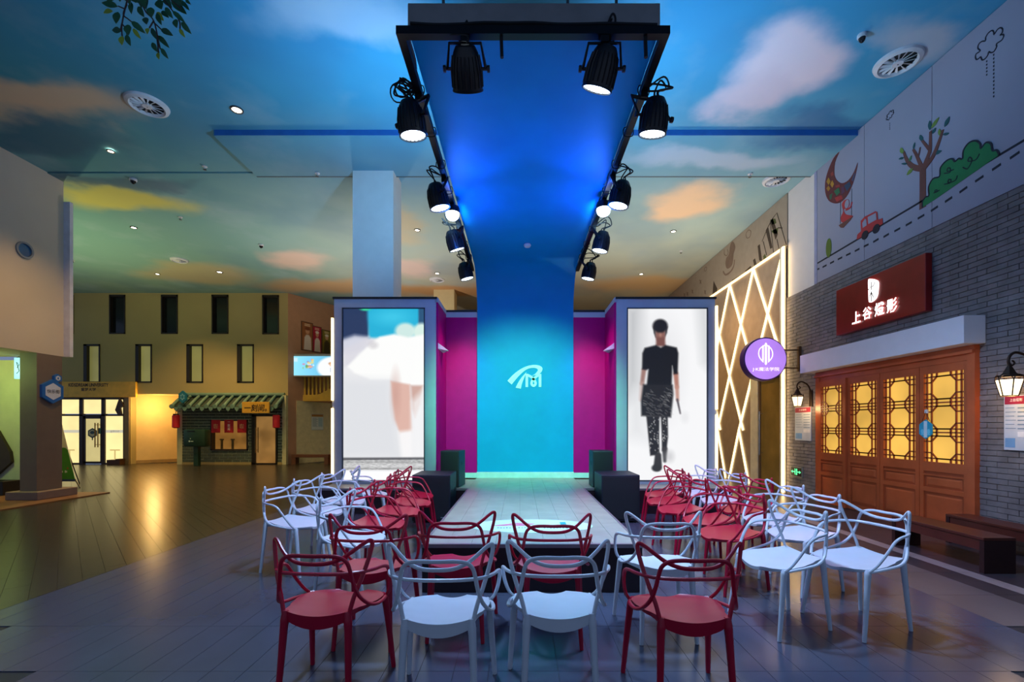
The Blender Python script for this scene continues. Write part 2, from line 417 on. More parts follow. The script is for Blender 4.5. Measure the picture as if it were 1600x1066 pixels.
# round porthole in the block
Yp = YX(37.5, XL); zp = PZ(391, Yp)
LWp = Pl((XL, 0, 0), (0, 1, 0))
po = thing('window_porthole', 'small round blue porthole in the cream wall block', 'window', (XL, Yp, zp), kind='structure')
MB().lathe([(.135, 0), (.15, 0), (.15, .03), (.118, .03), (.118, 0)], (XL, Yp, zp), (1, 0, 0), 28, False).build('porthole_rim', mat('porthole_rim', (120, 128, 140), .4), po, True)
MB().lathe([(.118, .002), (.02, .006)], (XL, Yp, zp), (1, 0, 0), 28).build('pane', mat('blue_glass', (26, 84, 138), .1), po, True)
# grey pillar on its plinth, low platform
M_PIL = mat('brown_grey_paint', (112, 98, 90), .6, var=.05)
pil = thing('pillar', 'brown grey square pillar on a low plinth under the cream block', 'pillar', (XL-.15, 8.9, 0), kind='structure')
MB().box(XL-.32, XL, 8.65, 9.13, .0, ZL).build('shaft', M_PIL, pil)
MB().bbox(-9.64, -9.03, 8.52, 9.30, .02, .175, .012).build('plinth', mat('plinth_stone', (120, 104, 100), .6), pil)
pf = struct('platform', MB().box(-18, -8.66, 5.0, 9.62, 0, .02), mat('brown_platform', (120, 84, 58), .35, var=.2), 'thin brown platform around the foot of the grey pillar', 'platform')
struct('wall_recess', MB().box(-18, -10.3, 9.62, 9.72, 0, ZL-.002), mat('recess_plaster', (214, 210, 176), .7, var=.04), 'pale greenish lit wall in the recess behind the pillar', 'wall')
fs_ = tag(MB().poly(front(9.60), [(PX(-40, 9.6), PZ(648, 9.6)), (PX(0, 9.6), PZ(673, 9.6)), (PX(19, 9.6), PZ(706, 9.6)), (PX(21, 9.6), PZ(722, 9.6)), (PX(0, 9.6), PZ(741, 9.6)), (PX(-40, 9.6), PZ(757, 9.6))], -.01, .05)
          .build('wall_ornament', mat('dark_brown_panel', (66, 48, 30), .5)), 'brown faceted wall ornament at the very left edge beside the pillar', 'ornament')
tag(MB().bbox(PX(-60, 9.2), PX(13, 9.2), 9.1, 9.45, .02, PZ(752, 9.2), .01).build('low_cabinet', mat('black_brown', (26, 20, 18), .5)), 'low black box on the platform at the left edge', 'box')
hs = thing('hanging_sign', 'small cyan lit sign in the recess left of the pillar', 'sign', (PX(27, 9.05), 9.05, PZ(590, 9.05)))
MB().box(PX(22, 9.05), PX(34, 9.05), 9.05, 9.08, PZ(592, 9.05), PZ(559, 9.05)).build('sign_box', glow('cyan_lightbox', (150, 226, 250), .9), hs)
MB().ribbon(front(9.05), [(PX(27, 9.05), PZ(575, 9.05)), (PX(30, 9.05), PZ(570, 9.05)), (PX(26, 9.05), PZ(566, 9.05)), (PX(30, 9.05), PZ(580, 9.05)), (PX(26, 9.05), PZ(584, 9.05))], .014, .001, .005).build('emblem', mat('ink_blue', (40, 90, 130), .5), hs)
MB().tube([(PX(28, 9.05), 9.065, PZ(560, 9.05)), (PX(28, 9.05), 9.065, ZL)], .008, 6).build('hanger', M_PIL, hs)
# blue hexagon sign on the pillar side
def hexpts(u, v, r, ang=math.pi/2): return [(u+r*math.cos(ang+k*math.pi/3), v+r*math.sin(ang+k*math.pi/3)) for k in range(6)]
PLp = Pl((XL, 0, 0), (0, 1, 0))
yh = YX(79, XL); zh = PZ(612, yh); rh = 20*yh/F*1.02
hx = thing('hexagon_sign', 'blue hexagon name sign with a small hexagon on the grey pillar', 'sign', (XL, yh, zh))
MB().poly(PLp, hexpts(yh, zh, .235), .002, .05).build('backing', mat('sign_blue', (34, 104, 190), .4), hx)
MB().poly(PLp, hexpts(yh, zh, .165), .05, .056).build('face', mat('sign_pale', (206, 214, 236), .5), hx)
text('快乐街', PLp, yh, zh, .24, .075, mat('ink_dark', (36, 40, 60), .5), hx, h1=.058, bold=.01)
MB().poly(PLp, hexpts(yh+.10, zh+.27, .085), .002, .045).poly(PLp, [(yh+.03, zh+.18), (yh+.10, zh+.18), (yh+.13, zh+.24), (yh+.06, zh+.24)], .002, .04).build('small_backing', MATS['sign_blue'], hx)
MB().poly(PLp, hexpts(yh+.10, zh+.27, .05), .045, .05).build('small_face', MATS['sign_pale'], hx)
MB().poly(PLp, [(yh+.075, zh+.27), (yh+.11, zh+.295), (yh+.11, zh+.245)], .05, .054).build('arrow', MATS['sign_blue'], hx)

# ================================================================== FAR FACADE
YFc = 16.83
FP = front(YFc)
def fx(px): return PX(px, YFc)
def fz(py): return PZ(py, YFc)
M_FAC = mat('beige_facade', (172, 156, 104), .85, var=.05, scale=.8, bump=.05)
xs_l, xs_r = -18.6, fx(450)
ax0, ax1, az = fx(203), fx(281), fz(616)              # lit alcove opening
sx0, sx1, sz = fx(90), fx(195.5), fz(622)             # glazed shop front opening
wn = [(171, 196, 461, 522), (252, 278, 461, 522), (331, 357, 461, 522), (410, 436, 461.5, 522.5), (89, 115.4, 461, 522),
      (131, 156.6, 538, 598), (212, 237.5, 538, 598), (291.7, 317.5, 538, 598), (370.6, 396.8, 538, 598)]
shx0, shx1 = fx(289), fx(444)
holes = [(ax0, ax1, 0, az), (sx0, sx1, 0, sz)]+[(fx(a), fx(b), fz(d), fz(c)) for a, b, c, d in wn]
holes += [(fx(333), fx(391), fz(704), fz(656)), (fx(397), fx(436), 0, fz(648))]
def wall_with_holes(x0, x1, z0, z1, hs_, y0, y1):
    """solid wall between y0 and y1 with rectangular openings"""
    xs = sorted({x0, x1, *[min(max(h[k], x0), x1) for h in hs_ for k in (0, 1)]}); mb = MB()
    for a, b in zip(xs, xs[1:]):
        if b-a < 1e-5: continue
        m_ = (a+b)/2; cut = sorted((max(h[2], z0), min(h[3], z1)) for h in hs_ if h[0] < m_ < h[1]); z = z0
        for c, d in cut:
            if c > z: mb.box(a, b, y0, y1, z, c)
            z = max(z, d)
        if z < z1: mb.box(a, b, y0, y1, z, z1)
    return mb
wf = struct('wall_far', wall_with_holes(xs_l, xs_r, 0, ZC, holes, YFc, YFc+.28), M_FAC, 'olive beige facade with two rows of narrow windows', 'wall')
M_WF = mat('dark_window_frame', (34, 26, 20), .5)
M_PD = mat('dark_pane', (22, 24, 26), .12, var=.3)
M_PL = glow('pale_lit_pane', (196, 190, 112), .24, .25, .8)
for i, (a, b, c, d) in enumerate(wn):
    x0, x1, z0, z1 = fx(a), fx(b), fz(d), fz(c); up = i < 5
    lab = ['dark narrow window above the yellow signboard, second in the upper row', 'dark narrow window above the lit alcove, third in the upper row',
           'dark narrow window above the brick tea shop window, fourth in the upper row', 'dark narrow window at the right end of the upper row', 'dark narrow window half hidden behind the cream block',
           'pale lit narrow window right above the yellow signboard', 'pale lit narrow window above the lit alcove', 'pale lit narrow window above the blue hexagon sign', 'pale lit narrow window right above the brick tea shop'][i]
    o = thing('window_%d' % (i+1), lab, 'window', ((x0+x1)/2, YFc, z0), kind='structure')
    t = .045; f = MB().box(x0, x0+(.12 if not up else t), YFc-.02, YFc+.14, z0, z1).box(x1-t, x1, YFc-.02, YFc+.14, z0, z1).box(x0, x1, YFc-.02, YFc+.14, z1-t*1.4, z1).box(x0, x1, YFc-.02, YFc+.14, z0, z0+t)
    f.build('window_frame', M_WF, o)
    MB().box(x0+t/2, x1-t/2, YFc+.1, YFc+.115, z0+t/2, z1-t/2).build('pane', M_PD if up else M_PL, o)
# alcove behind the opening
struct('wall_alcove', MB().box(ax0-.02, ax0, YFc+.28, YFc+2.4, 0, az+.02).box(ax1, ax1+.02, YFc+.28, YFc+2.4, 0, az+.02).box(ax0, ax1, YFc+2.4, YFc+2.45, 0, az+.02).box(ax0-.02, ax1+.02, YFc+.28, YFc+2.4, az, az+.04)
       .add([(ax0, YFc+.3, 0), (ax1, YFc+2.1, 0), (ax1, YFc+2.1, az), (ax0, YFc+.3, az), (ax0, YFc+.36, 0), (ax1, YFc+2.16, 0), (ax1, YFc+2.16, az), (ax0, YFc+.36, az)], [(0,1,2,3),(7,6,5,4),(0,4,5,1),(3,2,6,7),(0,3,7,4),(1,5,6,2)]),
       mat('warm_cream_wall', (226, 198, 142), .8, var=.03), 'warm cream wall of the lit alcove between the two shops', 'wall')
struct('baseboard_alcove', MB().add([(ax0, YFc+.27, 0), (ax1, YFc+2.07, 0), (ax1, YFc+2.07, .12), (ax0, YFc+.27, .12), (ax0, YFc+.30, 0), (ax1, YFc+2.10, 0), (ax1, YFc+2.10, .12), (ax0, YFc+.30, .12)], [(0,1,2,3),(7,6,5,4),(0,4,5,1),(3,2,6,7),(0,3,7,4),(1,5,6,2)]),
       mat('tan_skirting', (170, 140, 92), .5), 'low tan skirting running along the slanted alcove wall', 'baseboard')
bulb('alcove_light', None, ((ax0+ax1)/2-.1, YFc+.06, az-.5), (255, 208, 130), 52, .2)
struct('trim_alcove_post', MB().box(fx(195.5), fx(203), YFc-.05, YFc+.02, 0, az+.15), mat('post_grey_brown', (120, 104, 76), .6), 'grey brown post between the glass shop front and the alcove', 'trim')

# glazed shop front of the university stall
sf = thing('glass_shopfront', 'lit glazed shop front with dark frames under a yellow signboard', 'shopfront', ((sx0+sx1)/2, YFc, 0))
Bz = fz(649)
fr = MB()
xs = [fx(90), fx(128), fx(164), fx(195.5)]
for x, t in ((fx(127.5), .13), (fx(162), .13), (fx(194.5), .06), (fx(91), .06)): fr.box(x-t/2, x+t/2, YFc-.03, YFc+.09, 0, sz)
fr.box(sx0, sx1, YFc-.03, YFc+.09, sz-.06, sz).box(sx0, sx1, YFc-.03, YFc+.08, Bz-.03, Bz+.03).box(sx0, fx(125), YFc-.03, YFc+.08, 0, .05).box(fx(164), sx1, YFc-.03, YFc+.08, 0, .05)
fr.build('frame', mat('dark_brown_frame', (48, 32, 20), .45), sf)
M_FROST = glow('frosted_lit_glass', (252, 230, 158), .95, .10, 1.3)
M_FROST2 = glow('frosted_dim_glass', (226, 208, 140), .65, .12, 1.3)
for a, b, c, d, mm in ((91, 125, 623, 648, M_FROST), (130, 160, 623, 648, M_FROST), (164, 194, 623, 648, M_FROST), (91, 125, 650, 725, M_FROST), (164, 194, 650, 725, M_FROST)):
    p_ = MB().box(fx(a), fx(b), YFc+.02, YFc+.03, fz(d)+.03, fz(c)).build('pane', mm, sf)
    if d > 700:
        MB().rect(FP, fx(a), fx(b), fz(676.5), fz(672), -.019, -.015).build('privacy_band', glow('band_grey', (206, 200, 176), .8), p_)  # band's own glow stands in for light passing through it
        MB().rect(FP, fx((a+b)/2-8), fx((a+b)/2+8), fz(704.5), fz(702.5), -.019, -.015).rect(FP, fx((a+b)/2-1), fx((a+b)/2+1), fz(718), fz(704), -.019, -.015).build('stool_silhouette', glow('silhouette_tan', (214, 190, 120), .7), p_)  # stool shape glows dimly to look backlit through the pane
        if a > 150: text('童梦大学', FP, fx(179), fz(674.2), .34, .075, mat('frost_white', (240, 236, 220), .5), p_, h1=-.012)
dl = MB().box(fx(131), fx(134), YFc-.01, YFc+.03, .04, Bz-.03).box(fx(157), fx(160), YFc-.01, YFc+.03, .04, Bz-.03).box(fx(131), fx(160), YFc-.01, YFc+.03, .03, .10).box(fx(131), fx(160), YFc-.01, YFc+.03, Bz-.13, Bz-.03).build('door', MATS['dark_brown_frame'], sf)
MB().box(fx(134), fx(157), YFc+.005, YFc+.015, .1, Bz-.13).build('pane', M_FROST2, dl)
hd = MB()
for x in (152, 156.5): hd.tube([(fx(x), YFc-.09, fz(699)), (fx(x), YFc-.09, fz(661))], .017, 8)
for z in (664, 695): hd.tube([(fx(152), YFc-.09, fz(z)), (fx(152), YFc, fz(z))], .01, 6).tube([(fx(156.5), YFc-.09, fz(z)), (fx(156.5), YFc, fz(z))], .01, 6)
hd.build('handle', mat('brass_handle', (150, 120, 62), .35, .8), dl, True)
MB().poly(FP, hexpts(fx(144.5), fz(677), .19), -.004, .004).build('hexagon_badge', mat('badge_slate', (70, 92, 96), .5), dl)
MB().poly(FP, hexpts(fx(144.5), fz(677), .135), .004, .008).build('badge_face', mat('badge_pale', (222, 214, 170), .5), dl)
MB().ell(FP, fx(144.5), fz(676), .08, .06, .008, .011).rect(FP, fx(144.5)-.02, fx(144.5)+.02, fz(688), fz(684), 0, .004).build('badge_emblem', MATS['badge_slate'], dl)
MB().rect(FP, fx(155), fx(160), fz(678), fz(669), .02, .03).build('push_plate', mat('teal_plate', (58, 110, 112), .5), dl)
ubd = thing('shop_signboard', 'mustard yellow signboard with dark university lettering', 'sign', (fx(150), YFc, fz(621)))
MB().bbox(fx(88), fx(215), YFc-.09, YFc-.001, fz(621), fz(597), .008).build('board', mat('mustard_board', (232, 180, 66), .55), ubd)
text('KIDSDREAM UNIVERSITY', front(YFc-.09), fx(142), fz(602), 62*YFc/F, .13, mat('sign_ink', (40, 26, 14), .5), ubd, bold=.02)
text('童梦大学', front(YFc-.09), fx(142), fz(609), 23*YFc/F, .12, MATS['sign_ink'], ubd, bold=.015)
tag(MB().poly(FP, [(fx(189.5), fz(622)), (fx(196), fz(634)), (fx(191), fz(638)), (fx(193), fz(648)), (fx(187), fz(648)), (fx(183), fz(641))], .03, .09).build('wall_ornament', MATS['dark_brown_panel']), 'brown faceted ornament on the glass beside the alcove post', 'ornament')
sb = tag(MB().bbox(fx(177), fx(197.5), YFc-.28, YFc-.05, 0, fz(718), .01).bbox(fx(190.5), fx(197.5), YFc-.28, YFc-.05, fz(718), fz(716.5), .008).build('step_box', mat('step_brown', (66, 38, 16), .5)), 'low dark brown box at the foot of the glass shop front', 'box')

# ================================================================== BRICK TEA SHOP
bp = thing('tea_shop', 'grey green brick tea shop front with curved roof tiles', 'shopfront', ((shx0+shx1)/2, YFc, 0))
ZB0, ZB1 = fz(722), fz(637)
M_MORT = mat('pale_mortar', (178, 188, 160), .9); M_BRK = mat('slate_green_brick', (66, 78, 66), .8, var=.2, scale=9, bump=.2)
wh = [(fx(333), fx(391), fz(704), fz(656)), (fx(396), fx(437), 0, fz(647))]
wall_with_holes(shx0, shx1, ZB0, ZB1, wh, YFc-.12, YFc-.001).build('brick_backing', M_MORT, bp)
bh, bl, jt = .106, .305, .018; row = 0; z = ZB0
bmesh_share = {}
while z+bh <= ZB1+.02:
    x = shx0-(.15 if row % 2 else 0)
    while x < shx1:
        a, b = max(x, shx0), min(x+bl-jt, shx1)
        segs = [(a, b)]
        for h_ in wh:
            if z+bh/2 > h_[2]-.02 and z+bh/2 < h_[3]+.02:
                ns = []
                for s0, s1 in segs:
                    if s1 <= h_[0] or s0 >= h_[1]: ns.append((s0, s1))
                    else:
                        if s0 < h_[0]: ns.append((s0, h_[0]))
                        if s1 > h_[1]: ns.append((h_[1], s1))
                segs = ns
        for s0, s1 in segs:
            if s1-s0 < .04: continue
            k = round(s1-s0, 2)
            if k not in bmesh_share: bmesh_share[k] = MB().box(-k/2, k/2, -.012, 0, 0, bh-jt).build('brick', M_BRK, bp, local=True); o = bmesh_share[k]
            else: o = bpy.data.objects.new('brick', bmesh_share[k].data); C.objects.link(o); o.parent = bp
            o.location = Vector(((s0+s1)/2, YFc-.12, z))-ORG[bp.name]
        x += bl
    z += bh; row += 1
MB().box(fx(281), shx0, YFc-.14, YFc-.001, 0, fz(626)).build('side_pier', mat('shop_trim_cream', (190, 186, 140), .7), bp)
MB().box(shx1, fx(450), YFc-.14, YFc-.001, 0, fz(618)).build('side_pier', MATS['shop_trim_cream'], bp)
MB().box(shx0, fx(396), YFc-.15, YFc-.001, 0, ZB0).box(fx(437), shx1, YFc-.15, YFc-.001, 0, ZB0).build('plinth', mat('shop_plinth', (150, 134, 84), .6), bp)
# roof: back slope, ridge, cover tiles with round end caps and drip tiles
M_RT = mat('green_grey_rooftile', (96, 128, 112), .6, var=.15); M_RTD = mat('dark_rooftile', (42, 56, 48), .7)
rz0, rz1 = fz(637), fz(618)
rf = MB().add([(fx(284), YFc-.5, rz0+.02), (fx(447), YFc-.5, rz0+.02), (fx(446), YFc, rz1-.02), (fx(288), YFc, rz1-.02), (fx(284), YFc-.5, rz0-.05), (fx(447), YFc-.5, rz0-.05), (fx(446), YFc, rz1-.12), (fx(288), YFc, rz1-.12)],
     [(0,1,2,3),(7,6,5,4),(0,4,5,1),(3,2,6,7),(0,3,7,4),(1,5,6,2)]).build('roof', M_RTD, bp)
MB().tube([(fx(288), YFc-.06, rz1+.02), (fx(446), YFc-.06, rz1+.02)], .075, 10).build('ridge', M_RT, rf)
for k in range(13):
    x = fx(287+k*13.1); xe = x-(.0)
    MB().tube([(x+.02, YFc-.10, rz1-.04), (x, YFc-.30, (rz0+rz1)/2+.02), (x-.02, YFc-.54, rz0+.03)], [.05, .054, .06], 10).lathe([(.0, .03), (.078, .03), (.088, .0), (.075, -.02)], (x-.02, YFc-.55, rz0+.02), (0, -1, 0), 14, False).build('cover_tile', M_RT, rf, True)
    MB().lathe([(.035, 0), (.03, .03), (.0, .035)], (x+.015, YFc-.19, (rz0+rz1)/2+.12), (0, -.6, .8), 10, False).build('tile_nail', M_RTD, rf, True)
    if k < 12: MB().poly(front(YFc-.55), [(x+.05, rz0-.0), (x+.25, rz0-.0), (x+.21, rz0-.10), (x+.15, rz0-.16), (x+.09, rz0-.10)], 0, .03).build('drip_tile', M_RT, rf)
# window with three red banners
wx0, wx1, wz0, wz1 = fx(333), fx(391), fz(704), fz(656)
wd_ = MB(); t = .05
wd_.box(wx0, wx0+t, YFc-.16, YFc+.05, wz0, wz1).box(wx1-t, wx1, YFc-.16, YFc+.05, wz0, wz1).box(wx0, wx1, YFc-.16, YFc+.05, wz0, wz0+t).box(wx0, wx1, YFc-.16, YFc+.05, wz1-t, wz1)
wdo = wd_.build('window', MATS['dark_window_frame'], bp)
MB().box(wx0, wx1, YFc+.06, YFc+.07, wz0, wz1).build('pane', glow('shop_lit_glass', (206, 144, 68), .30, .4, 1.6), wdo)
for q_ in (345.7, 362.7): MB().bbox(fx(q_-1.7), fx(q_+1.7), YFc+.02, YFc+.05, wz0+.04, fz(688), .004).bbox(fx(q_-3), fx(q_+3), YFc+.02, YFc+.05, fz(688), fz(686), .004).build('counter_tap', mat('olive_metal', (104, 84, 44), .5), wdo)
M_RED = mat('red_cloth', (190, 22, 34), .7)
for k, (a, b, s) in enumerate(((335.5, 349, ''), (355.5, 369.5, '一\n刻\n间'), (375.5, 389.5, ''))):
    bz = fz(675.5); pts = [(fx(a), fz(656.5)), (fx(b), fz(656.5)), (fx(b), bz)]
    nz_ = 6
    for q in range(nz_*2): pts.append((fx(b)+(fx(a)-fx(b))*(q+1)/(nz_*2), bz-(.03 if q % 2 == 0 else 0)))
    o = MB().poly(front(YFc-.17), pts, 0, .012).build('banner', M_RED, bp)
    if not s:
        for q_, (e0_, e1_, e2_, e3_) in enumerate(((-.07, .07, -.075, -.055), (-.07, -.05, -.055, .07), (-.03, .07, -.02, 0), (-.03, .01, .02, .075), (.03, .075, .035, .055))): MB().rect(front(YFc-.17), fx((a+b)/2)+e0_, fx((a+b)/2)+e1_, fz(666)+e2_, fz(666)+e3_, .012, .015).build('seal_stroke', mat('seal_gold', (232, 176, 120), .6), o)
        continue
    text(s, front(YFc-.17), fx((a+b)/2), fz(666), .09, .32, mat('banner_white', (236, 220, 214), .6), o, h1=.015, bold=.015)
# glass door and its signboard
dfr = MB(); a, b = fx(397), fx(436)
dfr.box(a, a+.12, YFc-.14, YFc, 0, fz(648)).box(b-.06, b, YFc-.14, YFc, 0, fz(648)).box(a, b, YFc-.14, YFc, fz(651), fz(648)).box(a, b, YFc-.14, YFc, 0, .05)
dd = dfr.build('door', mat('black_frame', (22, 16, 12), .4), bp)
MB().box(a+.1, b-.05, YFc-.06, YFc-.05, .04, fz(650)).build('pane', glow('door_lit_glass', (214, 158, 86), .26, .5, 1.3), dd)
hh = MB()
for x in (404, 408): hh.tube([(fx(x), YFc-.2, fz(707)), (fx(x), YFc-.2, fz(668))], .018, 8)
hh.tube([(fx(404), YFc-.2, fz(672)), (fx(404), YFc-.07, fz(672))], .01, 6).tube([(fx(404), YFc-.2, fz(703)), (fx(404), YFc-.07, fz(703))], .01, 6)
hh.build('handle', MATS['brass_handle'], dd, True)
ts = thing('tea_shop_signboard', 'yellow wooden signboard with black brush characters over the tea shop door', 'sign', (fx(415), YFc-.6, fz(647)))
MB().bbox(fx(395), fx(436), YFc-.66, YFc-.60, fz(646.5), fz(629.5), .008).build('board', mat('yellow_wood', (206, 156, 44), .5), ts)
text('一刻间。', front(YFc-.66), fx(415.5), fz(638.5), 34*YFc/F, .26, MATS['sign_ink'], ts, bold=.012, shear=.15)
# lanterns
for px, yb, lab in ((286, 668.5, 'red drum lantern left of the brick tea shop, beside the alcove'), (439.5, 668.5, 'red drum lantern right of the tea shop door')):
    o = thing('red_lantern', lab, 'lantern', (fx(px), YFc-.35, fz(yb)), 'red lanterns on the tea shop')
    MB().lathe([(.10, 0), (.118, .02), (.118, .44), (.10, .46)], (fx(px), YFc-.35, fz(yb)), n=18).build('drum', mat('lantern_red', (170, 20, 24), .5, emit=.12), o, True)
    MB().lathe([(.09, .46), (.09, .50), (.03, .51)], (fx(px), YFc-.35, fz(yb)), n=14).lathe([(.05, -.02), (.09, 0)], (fx(px), YFc-.35, fz(yb)), n=14).build('cap', M_RTD, o)
    MB().tube([(fx(px), YFc-.35, fz(yb)+.5), (fx(px), YFc-.35, fz(yb)+.6), (fx(px), YFc-.15, fz(yb)+.6)], .014, 6).build('bracket', M_WF, o)
# mailbox
yb = YFc-.75; mx = PX(308, yb)
mb_ = thing('mailbox', 'dark green mailbox on a post in front of the brick tea shop', 'mailbox', (mx, yb, 0))
M_MBX = mat('mailbox_green', (24, 56, 40), .4)
x0, x1 = PX(291.5, yb), PX(325, yb)
MB().bbox(x0, x1, yb-.17, yb+.17, PZ(698, yb), PZ(671, yb), .05).build('box', M_MBX, mb_, True)
MB().bbox(PX(304.5, yb), PX(311.5, yb), yb-.08, yb+.08, 0, PZ(697, yb), .015).build('post', M_MBX, mb_)
MB().rect(front(yb-.17), PX(298, yb), PX(310, yb), PZ(674.5, yb), PZ(673, yb), .0, .006).build('slot', mat('slot_black', (6, 8, 8), .6), mb_)
MB().ell(front(yb-.17), PX(301.5, yb), PZ(689.5, yb), .03, .03, 0, .005).rect(front(yb-.17), PX(303.5, yb), PX(307.5, yb), PZ(690.3, yb), PZ(689, yb), 0, .005).ell(front(yb-.17), PX(303, yb), PZ(685.5, yb), .012, .02, 0, .005).build('emblem', mat('emblem_pale', (180, 206, 190), .5), mb_)
# hexagon sign by the roof
yq = YFc-.62
hx2 = thing('hexagon_sign', 'teal hexagon sign standing out beside the tea shop roof', 'sign', (PX(286, yq), yq, PZ(630, yq)))
MB().poly(front(yq), [(u, v) for u, v in [(PX(286, yq)+.16*math.cos(math.pi/2+k*math.pi/3), PZ(620.5, yq)+.225*math.sin(math.pi/2+k*math.pi/3)) for k in range(6)]], -.03, .03).build('plate', mat('teal_sign', (26, 104, 128), .4), hx2)
for k_ in range(6): MB().ell(front(yq-.03), PX(286, yq)+.062*math.cos(k_*math.pi/3+.5), PZ(620.5, yq)+.085*math.sin(k_*math.pi/3+.5), .026, .034, .0, .004, 10).build('emblem_petal', mat('teal_pale', (112, 168, 186), .5), hx2)
MB().tube([(PX(286, yq), yq+.03, PZ(620, yq)), (PX(286, yq), YFc-.001, PZ(620, yq))], .016, 6).build('arm', M_WF, hx2)

# ================================================================== ANGLED WALL BESIDE THE BOOTH
A0 = Vector((fx(450), YFc, 0)); A1 = Vector((-7.0, 19.5, 0)); du = (A1-A0).normalized()
AP = Pl(A0, du)                                       # u along the wall
def au(px):
    """distance along the angled wall of the point seen at column px"""
    k = (px-VX)/F; return (k*A0.y-A0.x)/(du.x-k*du.y)
def ap(px, py):
    u = au(px); return (u, PZ(py, A0.y+du.y*u))
L_A = (A1-A0).length
wa = struct('wall_angled', MB().poly(AP, [(0, 0), (L_A, 0), (L_A, ZC), (0, ZC)], -.2, 0), mat('tan_wall', (176, 134, 100), .8, var=.05), 'tan wall with framed posters running back beside the booth', 'wall')
MB().poly(AP, [ap(463, 733)[:1]+(0,), (au(540), 0), (au(540), 2.3), ap(463, 626)], 0, .02).build('pale_panel', mat('pale_yellow_panel', (206, 196, 150), .7), wa)
for k, (a, b, t0, b0, bg, lab) in enumerate(((471.5, 487.5, 500, 548, (150, 92, 48), 'brown framed poster of a person in white'), (488.5, 501, 507, 551, (168, 24, 52), 'red framed poster of a person in a white hat'), (503.5, 516, 513, 553, (120, 112, 30), 'olive framed poster, nearest the booth'))):
    o = thing('wall_poster', lab+' on the tan wall', 'poster', AP.p(au(a), 3.6))
    u0, u1 = au(a), au(b); v1 = PZ(t0+3, A0.y+du.y*u0); v0 = PZ(b0-2, A0.y+du.y*u0)
    P = Paint(0, 100, 0, 240, 34, 70, bg); P.ell(52, 75, 20, 24, (200, 150, 110), 4).ell(52, 52, 24, 14, (226, 216, 200) if k else (120, 60, 30), 4).poly([(15, 240), (22, 130), (40, 105), (66, 105), (86, 130), (92, 240)], (216, 204, 186) if k < 2 else (70, 60, 30), 5)
    for yy_ in (14, 26): P.cap(25, yy_, 75, yy_, 3, 3, (236, 214, 170), 2)
    panel_picture('print', AP, u0, u1, v0, v1, P.i, picture('poster_print'), o, .025)
    MB().rect(AP, u0-.03, u1+.03, v0-.03, v1+.03, .001, .022).build('frame', mat('poster_frame', (90, 62, 40), .5), o)
# screen on brackets
YT = YFc+.25
tv = thing('wall_screen', 'wide lit advertising screen with a pale frame beside the booth', 'screen', (PX(490, YT), YT, PZ(588, YT)))
M_TVF = mat('tv_frame', (168, 170, 164), .4)
MB().bbox(PX(452.5, YT), PX(530, YT), YT-.05, YT+.06, PZ(589, YT), PZ(553.5, YT), .012).build('casing', M_TVF, tv)
P = Paint(0, 160, 0, 70, 120, 54, (120, 204, 240)); P.i += (np.linspace(30, -20, 120)[None, :, None]); P.ell(150, 42, 58, 40, (246, 248, 252), 4)
P.poly([(4, 6), (22, 6), (22, 20), (4, 20)], (214, 240, 250), 2, .8)
for q in range(26):
    P.ell(62+random.gauss(0, 9), 32+random.gauss(0, 9), random.uniform(2, 6), random.uniform(2, 5), random.choice([(236, 120, 150), (250, 250, 250), (150, 200, 110), (250, 220, 120), (150, 120, 200), (90, 160, 90)]), 1.5, .8)
P.ell(146, 27, 13, 6, (200, 150, 110), 1.5).ell(146, 32, 9, 7, (236, 190, 160), 1.5).cap(143, 44, 142, 56, 3, 2, (90, 140, 200), 1.5).cap(149, 44, 150, 56, 3, 2, (90, 140, 200), 1.5)
panel_picture('display', front(YT-.05), PX(456.5, YT), PX(526, YT), PZ(587, YT), PZ(557, YT), P.i, picture('tv_picture', .9), tv)
MB().box(PX(470, YT), PX(474, YT), YT+.06, YT+.5, PZ(575, YT), PZ(570, YT)).box(PX(505, YT), PX(509, YT), YT+.06, YT+1.2, PZ(575, YT), PZ(570, YT)).build('bracket', M_WF, tv)
# yellow slatted railing
YR = YFc+.55
rl = thing('slatted_railing', 'yellow slatted railing with a wavy bottom board under the screen', 'railing', (PX(495, YR), YR, PZ(628, YR)))
M_YEL = mat('mustard_railing', (190, 152, 52), .55)
pts = [(PX(464, YR), PZ(627, YR)), (PX(532, YR), PZ(627, YR)), (PX(532, YR), PZ(600, YR))]+[(PX(x, YR), PZ(y, YR)) for x, y in ((520, 606), (510, 611), (502, 615), (496, 617), (464, 617.5))]
MB().poly(front(YR), pts, -.02, .03).build('wavy_board', M_YEL, rl)
for k in range(11): MB().box(PX(469+k*6.05, YR), PX(471.6+k*6.05, YR), YR-.01, YR+.03, PZ(618 if k < 5 else 614, YR), PZ(588, YR)).build('slat', M_YEL, rl)
MB().box(PX(464, YR), PX(532, YR), YR-.02, YR+.04, PZ(589, YR), PZ(587, YR)).build('top_rail', M_YEL, rl)
for px in (466, 530): MB().box(PX(px, YR)-.02, PX(px, YR)+.02, YR+.03, YR+1.2, PZ(626, YR)+.02, PZ(626, YR)+.06).build('wall_bracket', M_YEL, rl)
